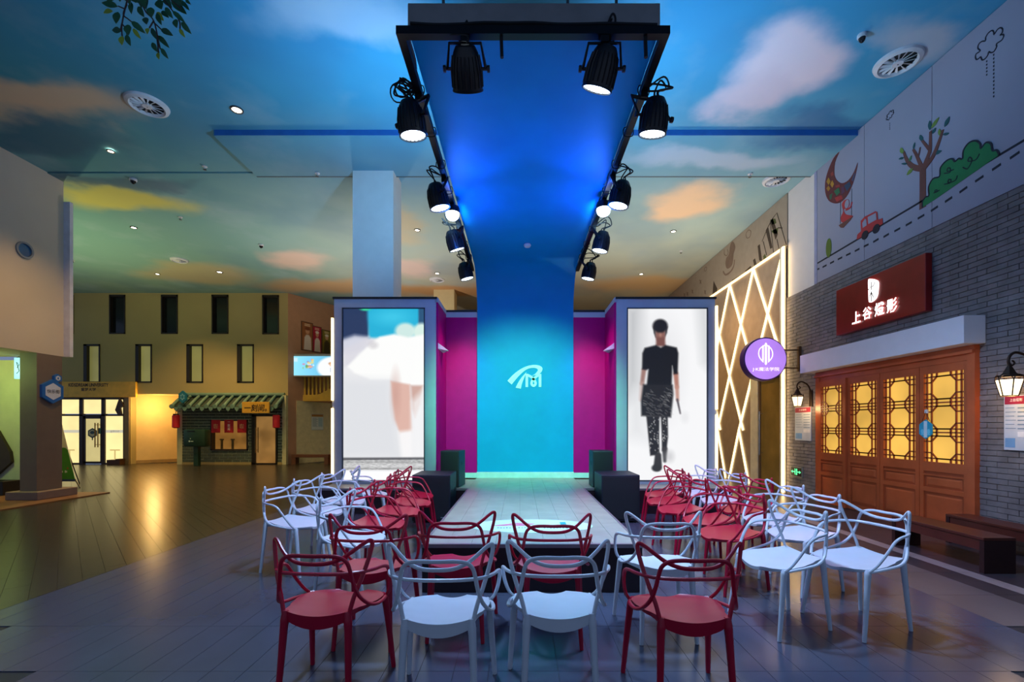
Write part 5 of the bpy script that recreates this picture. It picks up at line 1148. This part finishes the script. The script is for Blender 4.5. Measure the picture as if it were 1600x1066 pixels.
def par(cx, cy, cz, ax, lab, col, en, target, up=(0, 0, 1), loops=1, s=1.0, side=0, ang=46):
    """stage can: centre, axis the face looks along"""
    ax = Vector(ax).normalized(); c = Vector((cx, cy, cz)); o = thing('stage_light', lab, 'stage light', tuple(c), 'stage lights on the lighting frame')
    R, Lh = .115*s, .27*s
    MB().lathe([(.03, -Lh*.52), (R*.62, -Lh*.5), (R*.80, -Lh*.36), (R*.96, -Lh*.08), (R, Lh*.18), (R, Lh*.46), (R*1.03, Lh*.47), (R*1.03, Lh*.5), (R*.93, Lh*.5), (R*.93, Lh*.44)], c, ax, 28, False).build('can', M_CAN, o, True)
    lens = MB().lathe([(R*.92, Lh*.45), (R*.02, Lh*.455)], c, ax, 28, False).build('lens_plate', mat('lens_plate', (40, 44, 56), .3), o)
    e1 = ax.orthogonal().normalized(); e2 = ax.cross(e1); dots = MB()
    for rr, nn in ((0, 1), (.30, 6), (.55, 12), (.78, 18)):
        for k in range(nn):
            a = 2*math.pi*k/nn; dots.lathe([(.0155*s, Lh*.453), (.0155*s, Lh*.468), (.005*s, Lh*.472)], c+(e1*math.cos(a)+e2*math.sin(a))*R*rr, ax, 8)
    dots.build('led_cluster', LEDF, o)
    # cooling fins
    fin = MB()
    for k in range(20):
        a = 2*math.pi*k/20; d = e1*math.cos(a)+e2*math.sin(a); fin.tube([c+d*R*.86-ax*Lh*.30, c+d*R*1.0+ax*Lh*.0, c+d*R*1.01+ax*Lh*.4], .006*s, 4)
    fin.build('cooling_fin', M_CAN, o)
    # yoke, knobs, clamp
    sd_ = ax.cross(Vector((0, 0, 1))); sd_ = sd_.normalized() if sd_.length > .1 else Vector((1, 0, 0))
    if side == 0 and abs(ax.x) < .5 and abs(ax.y) > .05: sd_ = Vector((1, 0, 0))
    bx = min(max(cx, TX0+.03), TX1-.03) if cy > TY0+.2 else cx; by = cy if cy > TY0+.2 else TY0+.03
    top = Vector((bx, by, TZ0-.035)); p1, p2 = c+sd_*(R+.03), c-sd_*(R+.03); k1 = top+sd_*(R+.03)*.8+Vector((0, 0, -.01)); k2 = top-sd_*(R+.03)*.8+Vector((0, 0, -.01))
    MB().tube([p1, k1, k2, p2], .011, 6, flat=1.6).build('yoke', M_TR, o)
    for p, d in ((p1, sd_), (p2, -sd_)): MB().lathe([(.012, -.03), (.012, .01), (.024, .01), (.024, .03), (.01, .032)], p, d, 10).build('knob', M_TR, o)
    MB().box(top.x-.03, top.x+.03, top.y-.025, top.y+.025, TZ0-.05, TZ0-.001).build('clamp', M_TR, o)
    cbl = MB(); random.seed(int(cx*100+cy*37))
    b0 = c-ax*Lh*.5
    for q in range(2+loops):
        sx = -1 if cx < .1 else 1
        a = b0+Vector((random.uniform(-.03, .03), random.uniform(-.03, .03), 0)); m1 = b0+Vector((sx*random.uniform(.04, .15), random.uniform(-.05, .08), random.uniform(.08, .22))); m2 = b0+Vector((sx*random.uniform(-.06, .1), random.uniform(-.02, .12), random.uniform(.12, .26)))
        cbl.tube(cr([a, a+Vector((0, 0, .05)), m1, m2, top+Vector((0, 0, .05))], 6), .0075, 6)
    if loops > 1:
        for q in range(3):
            cc_ = b0+Vector((-.06+q*.02, 0, .08+.03*q)); rr = random.uniform(.06, .1); cbl.tube([cc_+Vector((rr*math.cos(t), .02*math.sin(2*t), rr*math.sin(t)*.8)) for t in [2*math.pi*k/18 for k in range(18)]], .0065, 6, True)
    cbl.build('cable', M_CB, o, True)
    spot('lamp', o, c+ax*Lh*.56, target, col, en, ang, .8, .16)
    return o
cy_ = (120, 224, 255); cg = (112, 255, 186); wt = (176, 210, 255); bl_ = (40, 120, 255); mg = (255, 110, 220); gn = (140, 255, 200); vi = (150, 120, 255)
SPOTS = [(-.40, 3.43, 4.11, (0, .72, -.70), 'stage light on the front bar, left one, seen from behind', cg, 1000, (.05, 8.8, 1.5), 46),
         (.62, 3.43, 4.11, (-.22, .40, -.86), 'stage light on the front bar, right one, tilted with its glowing face showing', cg, 1000, (.15, 8.8, 1.4), 46),
         (-.935, 3.92, 4.06, (.10, .16, -1), 'stage light first along the left bar, wrapped in cable loops', wt, 520, (-1.5, 4.0, .4), 108),
         (-.945, 5.24, 4.06, (.22, .12, -1), 'stage light second along the left bar, beside the dome lamp', gn, 120, (.3, 5.4, .41), 56),
         (-.93, 6.48, 4.06, (.30, .25, -1), 'stage light third along the left bar, facing away', mg, 150, (-1.7, 5.7, .4), 74),
         (-.93, 7.77, 4.06, (.26, .10, -1), 'stage light last along the left bar, near the backdrop', mg, 120, (-1.2, 8.8, 1.6), 60),
         (1.15, 3.89, 4.06, (-.06, .26, -1), 'stage light first along the right bar, with a square yoke', wt, 640, (2.6, 4.5, .6), 122),
         (1.15, 5.19, 4.06, (-.20, .08, -1), 'stage light second along the right bar, beside the dome lamp', gn, 120, (-.1, 5.6, .41), 56),
         (1.175, 6.53, 4.06, (-.20, .08, -1), 'stage light third along the right bar', mg, 220, (2.3, 5.5, .4), 76),
         (1.19, 7.77, 4.06, (-.20, .08, -1), 'stage light last along the right bar, near the backdrop', mg, 120, (1.42, 8.8, 1.6), 60)]
for i, (x, y, z, ax, lab, col, en, tg, an) in enumerate(SPOTS): par(x, y, z, ax, lab, col, en, tg, loops=3 if i == 2 else 1, side=0 if i < 2 else 1, ang=an)
# dome lamps
for px, py, x, lab in ((707, 330, TX0+.03, 'glowing white dome lamp under the left bar'), (943, 330, TX1-.03, 'glowing white dome lamp under the right bar')):
    y = YX(px, x); o = thing('dome_lamp', lab, 'lamp', (x, y, TZ0), 'dome lamps on the side bars')
    MB().lathe([(.04, 0), (.085, -.02), (.095, -.06), (.09, -.10)], (x, y, TZ0), n=24).build('housing', M_CAN, o, True)
    MB().lathe([(.088, -.10), (.088, -.12), (.076, -.155), (.05, -.18), (.015, -.19)], (x, y, TZ0), n=24).build('dome', glow('dome_glow', (226, 240, 255), 5), o, True)
    sg_ = -1 if x < 0 else 1
    spot('wash', o, (x+sg_*.12, y, TZ0-.20), (x+sg_*1.8, y+1.4, TZ0+2.6), (150, 208, 248), 380 if sg_ > 0 else 420, 136, 1.0, .1)
    bulb('lamp', o, (x-sg_*.04, y, TZ0-.42), (30, 110, 255), 24, .14)
    spot('beam', o, (x-sg_*.02, y-.1, TZ0-.22), (.1-sg_*.15, 3.9, ZK), (50, 110, 255), 75, 60, 1.0, .1)

# ================================================================== CHAIRS
M_CR = mat('red_plastic', (180, 12, 52), .34, var=.05, scale=8, spec=.45)
M_CW = mat('white_plastic', (206, 216, 226), .36, var=.03, scale=8, spec=.45)
def mir(h):                                           # half rail (x >= 0) to whole rail
    return [(-x, y, z) for x, y, z in h[:0:-1]]+list(h)
RAILS = {'back_arch': [(0,-.25,.785),(.08,-.247,.786),(.135,-.236,.776),(.165,-.222,.748),(.178,-.212,.70),(.188,-.20,.64),(.205,-.178,.575),(.232,-.13,.518),(.25,-.06,.487),(.249,.03,.47),(.237,.11,.456),(.218,.168,.443)],
         'wing_rail': [(0,-.236,.742),(.075,-.23,.746),(.135,-.212,.766),(.18,-.186,.795),(.222,-.152,.826),(.247,-.134,.838),(.256,-.128,.822),(.248,-.136,.77),(.23,-.155,.70),(.208,-.175,.63),(.184,-.19,.56),(.166,-.2,.485)],
         'arm_rail': [(0,-.226,.69),(.09,-.222,.69),(.17,-.205,.69),(.225,-.165,.688),(.26,-.10,.683),(.276,-.03,.676),(.282,.025,.655),(.279,.068,.605),(.268,.108,.545),(.250,.145,.488),(.226,.172,.45)]}
def chair_proto(m, label):
    o = thing('armchair', label, 'chair')
    # seat: saddle shell
    nu, nv = 14, 14; top = []; bot = []
    ws = [(0, .166), (.15, .178), (.35, .208), (.55, .228), (.72, .228), (.84, .205), (.93, .16), (1, .085)]
    def wid(v):
        for (a, p), (b, q) in zip(ws, ws[1:]):
            if v <= b: t = (v-a)/(b-a); t = t*t*(3-2*t); return p+(q-p)*t
        return ws[-1][1]
    for j in range(nv+1):
        v = j/nv
        for i in range(nu+1):
            u = -1+2*i/nu; x = wid(v)*u; y = -.205+.45*v-.02*(1-v)**3*(1-u*u)
            z = .452+.036*(1-v)**2+.016*u*u*(1-.3*v)-.014*max(0, v-.6)**2*6-.006*(1-u*u)
            top.append((x, y, z)); th = .016+.045*(1-v)**5*(1-.45*u*u)+(.006 if abs(u) < .9 else 0); bot.append((x*.985, y+.004*(1-v), z-th))
    n1 = nu+1; mb = MB(); q = len(top); fs = []
    for j in range(nv):
        for i in range(nu): a = j*n1+i; fs += [(a, a+1, a+n1+1, a+n1), (q+a, q+a+n1, q+a+n1+1, q+a+1)]
    rim = [i for i in range(n1)]+[j*n1+nu for j in range(1, nv+1)]+[nv*n1+i for i in range(nu-1, -1, -1)]+[j*n1 for j in range(nv-1, 0, -1)]
    for k in range(len(rim)): a, b = rim[k], rim[(k+1) % len(rim)]; fs.append((a, b, q+b, q+a))
    mb.add(top+bot, fs).build('seat', m, o, True)
    for s in (-1, 1):
        MB().tube(cr([(s*.158, -.198, .50), (s*.160, -.2, .462), (s*.164, -.205, .40), (s*.172, -.222, .2), (s*.182, -.24, .002)], 4), [.015+.006*min(1, i/5)-.008*max(0, i-5)/11 for i in range(17)], 10).build('leg', m, o, True)
        MB().tube(cr([(s*.205, .16, .458), (s*.214, .17, .43), (s*.22, .18, .38), (s*.234, .21, .18), (s*.245, .236, .002)], 4), [.014+.008*min(1, i/4)-(.009*max(0, i-4)/12) for i in range(17)], 10).build('leg', m, o, True)
    for nme, hf in RAILS.items(): MB().tube(cr(mir(hf), 4), .0108, 8, flat=.85).build(nme, m, o, True)
    return o
R_ = math.radians
CH = [  # x, y, turn, red?, label
 (-1.0, 2.46, -3, 1, 'red armchair at the left end of the front row'), (-.388, 2.37, 0, 0, 'white armchair left of the middle in the front row, legs cut by the frame'),
 (.192, 2.43, 1, 0, 'white armchair right of the middle in the front row'), (.84, 2.385, 0, 1, 'red armchair at the right end of the front row'),
 (-.984, 3.10, -2, 1, 'red armchair at the left end of the second row, behind the front red one'), (-.423, 3.205, 0, 1, 'red armchair facing the left half of the runway end'),
 (.21, 3.12, 0, 1, 'red armchair facing the right half of the runway end'), (.962, 3.19, 2, 0, 'white armchair at the right end of the second row, beside the runway corner'),
 (-1.42, 3.87, -101, 0, 'nearest white armchair of the left side block, next to the red second row'),
 (-1.40, 4.47, -102, 1, 'nearest red armchair in the red column left of the runway'), (-1.38, 5.10, -100, 1, 'second red armchair in the column left of the runway'),
 (-1.37, 5.68, -101, 1, 'third red armchair in the column left of the runway'), (-1.45, 6.26, -96, 1, 'red armchair beside the left subwoofer, last of its column'),
 (-2.23, 4.52, -101, 0, 'outermost white armchair of the left block, nearest of its column'), (-2.27, 5.16, -102, 0, 'second white armchair in the outer column of the left block'),
 (-2.25, 5.80, -100, 0, 'third white armchair in the outer column of the left block'), (-2.12, 6.42, -70, 0, 'last white armchair of the left block, in front of the skirt screen'),
 (2.43, 3.27, 103, 0, 'white armchair at the far right, nearest the benches'), (1.88, 3.28, 103, 0, 'nearest white armchair of the right block, beside the red front chair'),
 (2.50, 4.03, 102, 0, 'white armchair just behind the rightmost white chair'), (2.58, 4.64, 101, 0, 'third white armchair in the outer column of the right block'),
 (2.60, 5.24, 102, 1, 'red armchair in the outer column of the right block, before the exit sign'), (2.62, 5.86, 101, 0, 'white armchair behind the red one in the right outer column'),
 (2.52, 6.47, 100, 0, 'last white armchair of the right block, beside the model screen'),
 (1.88, 4.06, 102, 1, 'nearest red armchair in the inner column right of the runway'), (1.95, 4.64, 101, 1, 'second red armchair in the inner column right of the runway'),
 (1.86, 5.22, 102, 1, 'third red armchair in the inner column right of the runway'), (1.89, 5.79, 101, 1, 'fourth red armchair in the inner column right of the runway'),
 (2.02, 6.36, 99, 1, 'red armchair beside the right subwoofer, last of its column')]
pr = {1: chair_proto(M_CR, ''), 0: chair_proto(M_CW, '')}; used = {0: False, 1: False}
for x, y, rz, red, lab in CH:
    if not used[red]: o = pr[red]; used[red] = True; o.location = (x, y, 0); o.rotation_euler = (0, 0, R_(rz))
    else: o = dup(pr[red], (x, y, 0), R_(rz))
    o['label'] = lab; o['group'] = 'red moulded armchairs' if red else 'white moulded armchairs'

# ================================================================== THINGS ON THE CEILING
M_VW = mat('vent_white', (206, 208, 214), .45); M_VD = mat('vent_dark', (28, 32, 38), .7)
def vent(px, py, w_px, lab):
    X, Y = ceil_at(px, py); z = ZC if Y < YS0 else (ZC-.02); r = w_px/2*Y/F
    o = thing('ceiling_diffuser', lab, 'air vent', (X, Y, z), 'round swirl air vents')
    MB().lathe([(r*.72, -.012), (r*.80, -.05), (r*.96, -.03), (r, 0)], (X, Y, z), n=40, cap=False).build('rim', M_VW, o, True)
    MB().lathe([(r*.75, -.006), (.01, -.004)], (X, Y, z), n=32, cap=False).build('back_plate', M_VD, o)
    MB().lathe([(r*.24, -.012), (r*.22, -.04), (.01, -.045)], (X, Y, z), n=24, cap=False).build('hub', M_VW, o, True)
    for k in range(14):
        a = 2*math.pi*k/14; ca, sa = math.cos(a), math.sin(a); cb, sb_ = math.cos(a+.16), math.sin(a+.16)
        p = [Vector((X+r*.2*ca, Y+r*.2*sa, z-.034)), Vector((X+r*.74*ca, Y+r*.74*sa, z-.034)), Vector((X+r*.74*cb, Y+r*.74*sb_, z-.014)), Vector((X+r*.2*cb, Y+r*.2*sb_, z-.014))]
        MB().add(p+[v+Vector((0, 0, .006)) for v in p], [(0,1,2,3),(7,6,5,4),(0,4,5,1),(1,5,6,2),(2,6,7,3),(3,7,4,0)]).build('blade', M_VW, o)
vent(230, 163, 58, 'round swirl air vent in the sky ceiling, upper left'); vent(1403, 96, 64, 'round swirl air vent close to the mural wall, upper right')
vent(1213, 279, 40, 'round swirl air vent above the white wall strip'); vent(683, 436, 24, 'small far air vent between the column and the stage lights'); vent(280, 405, 24, 'small far air vent over the beige facade')
M_DLR = mat('downlight_ring', (60, 62, 66), .4); M_DLL = glow('downlight_lens', (255, 238, 204), 14)
DL = [(370, 171, 16, 'near downlight with a dark ring in the left half of the ceiling', 40), (173, 234, 9, 'downlight near the cream wall block', 150), (209, 354, 8, 'downlight over the yellow cloud', 260),
      (652, 358, 8, 'downlight right of the white column', 240), (246, 427, 6, 'far downlight over the third facade window', 170), (343, 424, 8, 'far downlight over the fourth facade window', 210),
      (683, 426, 7, 'far downlight beside the small air vent', 120), (1052, 360, 8, 'downlight on the ceiling right of the stage lights', 240), (1002, 427, 6, 'far downlight near the backdrop bend, right side', 120)]
for px, py, w_, lab, en in DL:
    X, Y = ceil_at(px, py); z = ZC if Y < YS0 else ZC-.02; r = w_/2*Y/F
    o = thing('downlight', lab, 'light', (X, Y, z), 'recessed downlights')
    MB().lathe([(r*.8, -.004), (r*.9, -.02), (r*1.15, -.018), (r*1.2, 0)], (X, Y, z), n=24, cap=False).build('ring', M_DLR, o, True)
    MB().lathe([(r*.85, -.008), (.004, -.01)], (X, Y, z), n=24, cap=False).build('lens', M_DLL, o)
    spot('lamp', o, (X, Y, z-.05), (X, Y, 0), (255, 206, 130), en*2.4, 110, .8, .08)
for px, py, lab in ((208, 278, 'dome camera on the ceiling beside the cream wall block'), (408, 381, 'small dome camera over the middle of the left ceiling'), (1347, 54, 'small ceiling sensor left of the upper right air vent'), (112, 405, 'dome camera beside the lilac wall edge')):
    X, Y = ceil_at(px, py); z = ZC if Y < YS0 else ZC-.02
    o = thing('dome_camera', lab, 'camera', (X, Y, z)); s_ = .055 if px != 1347 else .045
    MB().lathe([(s_*1.15, 0), (s_*1.2, -.03), (s_, -.045)], (X, Y, z), n=18).build('housing', M_VW, o, True)
    MB().lathe([(s_*.9, -.04), (s_*.75, -.075), (s_*.3, -.1), (.004, -.105)], (X, Y, z), n=18, cap=False).build('dome', mat('camera_dome', (20, 22, 26), .15), o, True)
for px, py, lab in ((320, 260, 'sprinkler head below the soffit left of the column'), (496, 263, 'sprinkler head beside the top of the white column'), (1172, 264, 'sprinkler head left of the small right air vent'), (282, 338, 'sprinkler head right of the yellow cloud'), (1064, 391, 'sprinkler head below the orange cloud')):
    X, Y = ceil_at(px, py); z = ZC-.02 if Y > YS1 else (ZC-.095 if (Y > YS0 and X > -5.1) else ZC)
    o = thing('sprinkler', lab, 'sprinkler', (X, Y, z)); MB().lathe([(.045, 0), (.045, -.01), (.012, -.014), (.012, -.06)], (X, Y, z), n=14).build('stem', M_VW, o, True)
    MB().lathe([(.03, -.06), (.03, -.066)], (X, Y, z), n=12).build('deflector', mat('deflector_dark', (70, 70, 74), .4, .6), o)

# ================================================================== HANGING FOLIAGE, near the lens at upper left
YV = 2.35; random.seed(11)
fo = thing('hanging_branch', 'artificial leafy branch hanging from the ceiling at the upper left', 'foliage', (PX(230, YV), YV, PZ(0, YV)))
def L8(x, y, d=0): Y = YV+d; return Vector((PX(140+x/8.889, Y), Y, PZ(y/8.889, Y)))
M_LF = [mat('leaf_dark', (26, 92, 52), .45, var=.2), mat('leaf_mid', (30, 88, 60), .45, var=.2), mat('leaf_lime', (140, 164, 40), .45, var=.2)]
LV = [(390,90,165,38,95,0),(320,150,190,180,72,2),(395,165,365,330,112,0),(580,30,580,195,76,0),(440,430,310,420,96,1),(530,340,540,490,112,0),(580,295,775,465,80,0),(600,395,715,545,58,2),(450,500,450,630,88,2),(510,480,570,640,72,0),
      (670,90,760,240,84,0),(780,240,790,340,92,1),(850,100,860,240,104,0),(930,180,1000,350,74,0),(930,170,1030,290,74,2),(1000,150,1100,250,74,0),(1050,100,1160,260,70,0),(1150,150,1330,320,64,0),(1190,265,1210,390,88,0),(1270,305,1415,475,70,0),(1245,400,1330,525,50,2),
      (815,390,800,475,64,2),(860,385,940,560,70,1),(990,405,1160,495,84,1),(950,490,1110,670,70,0),(865,590,950,730,70,0),(990,670,1095,820,60,0),(950,730,965,830,58,2),(1130,0,1350,200,112,0),(1270,0,1390,150,56,0),(1330,0,1405,60,44,0),(950,0,1000,130,124,0),(640,-60,640,40,124,0),(430,-60,420,20,84,0),(740,-20,720,110,92,1)]
for k in range(26):
    x, y = random.uniform(380, 1250), random.uniform(-420, -20); a = random.uniform(.5, 2.6); l_ = random.uniform(130, 200); LV.append((x, y, x+l_*math.cos(a), y+l_*math.sin(a), random.uniform(70, 100), random.choice((0, 0, 1))))
for bx, by, tx, ty, wd, c in LV:
    d = random.uniform(-.12, .12); b_, t_ = L8(bx, by, d), L8(tx, ty, d); ax = t_-b_; sdv = Vector((-ax.z, 0, ax.x)).normalized()*wd/8.889*YV/F; n_ = Vector((0, -1, 0))
    prof = [(0, .0), (.15, .32), (.38, .5), (.6, .44), (.82, .24), (1, .0)]; vs = []; fs = []
    tilt = random.uniform(-.5, .5)
    for t, wv in prof:
        m_ = b_+ax*t+n_*(.003*math.sin(t*math.pi)); vs += [m_-sdv*wv+n_*(wv*.008*(tilt+.5)), m_+n_*(-.001), m_+sdv*wv+n_*(wv*.008*(.5-tilt))]
    nn = len(vs); vs += [v+Vector((0, .0016, 0)) for v in vs]
    for i in range(len(prof)-1):
        a = 3*i
        for q_ in (0, 1): fs += [(a+q_, a+q_+1, a+q_+4, a+q_+3), (nn+a+q_, nn+a+q_+3, nn+a+q_+4, nn+a+q_+1)]
        fs += [(a, a+3, nn+a+3, nn+a), (a+5, a+2, nn+a+2, nn+a+5)]
    MB().add(vs, fs).build('leaf', M_LF[c], fo, True)
tw = MB()
hub = L8(760, -430)
for pts in (([(760,-430),(620,-200),(525,0),(450,330),(450,500)]), ([(520,60),(470,200),(530,260),(580,300)]), ([(760,-430),(720,-150),(760,130),(890,290),(960,590),(980,680)]), ([(890,290),(830,390)]), ([(910,330),(990,405)]), ([(760,-430),(950,-120),(1050,20),(1150,150),(1250,300),(1255,400)]), ([(760,-430),(980,-150),(1130,0),(1270,120)]), ([(480,120),(400,85)]), ([(450,330),(430,420)]), ([(450,330),(500,400),(520,480)]), ([(940,560),(960,730)])):
    tw.tube(cr([L8(*p) for p in pts], 5), .0035, 5)
tw.build('twig', mat('twig_brown', (58, 44, 40), .7), fo, True)
MB().tube(cr([hub, hub+Vector((.03, .02, .6)), hub+Vector((0, .05, 1.2)), Vector((hub.x+.02, hub.y+.05, ZC))], 5), .012, 6).build('main_stem', MATS['twig_brown'], fo, True)
# recess light behind the pillar (greenish white tube lamp of that shop)
rl_ = thing('recess_lamp', 'ceiling lamp under the cream block in the recess', 'lamp', (-10.6, 8.2, ZL))
MB().lathe([(.12, 0), (.13, -.03), (.1, -.06), (.02, -.07)], (-10.6, 8.2, ZL), n=20).build('shade', glow('recess_glow', (226, 255, 170), 4), rl_, True)
bulb('lamp', rl_, (-10.6, 8.2, ZL-.2), (214, 255, 140), 40, .1)

# added uplighters, unseen behind booths and block, put in to light the far ceiling
M_UP = mat('fill_uplight_black', (30, 30, 32), .5)
for x, y, h_, col, en, lab in ((-4.6, 13.2, 2.0, (255, 240, 226), 600, 'added black fill uplighter, out of view behind the left booth'), (3.0, 11.2, 2.0, (255, 236, 214), 520, 'added black fill uplighter, out of view behind the right booth'),
                               (-12.4, 11.6, 2.2, (240, 238, 176), 520, 'added black fill uplighter, out of view behind the cream block')):
    o = thing('fill_uplighter', lab, 'lamp', (x, y, 0), 'added fill uplighters')
    MB().lathe([(.16, 0), (.16, .02), (.03, .04)], (x, y, 0), n=20).build('base', M_UP, o, True)
    MB().tube([(x, y, .03), (x, y, h_-.1)], .018, 8).build('pole', M_UP, o, True)
    MB().lathe([(.02, h_-.12), (.10, h_-.06), (.17, h_), (.16, h_), (.09, h_-.05)], (x, y, 0), n=24, cap=False).build('bowl', M_UP, o, True)
    MB().lathe([(.085, h_-.05), (.05, h_-.02), (.004, h_-.01)], (x, y, 0), n=16, cap=False).build('lens', glow('fill_uplight_lens', (255, 226, 170), 6), o, True)
    spot('lamp', o, (x, y, h_+.03), (x, y, h_+3), col, en, 150, .9, .1)
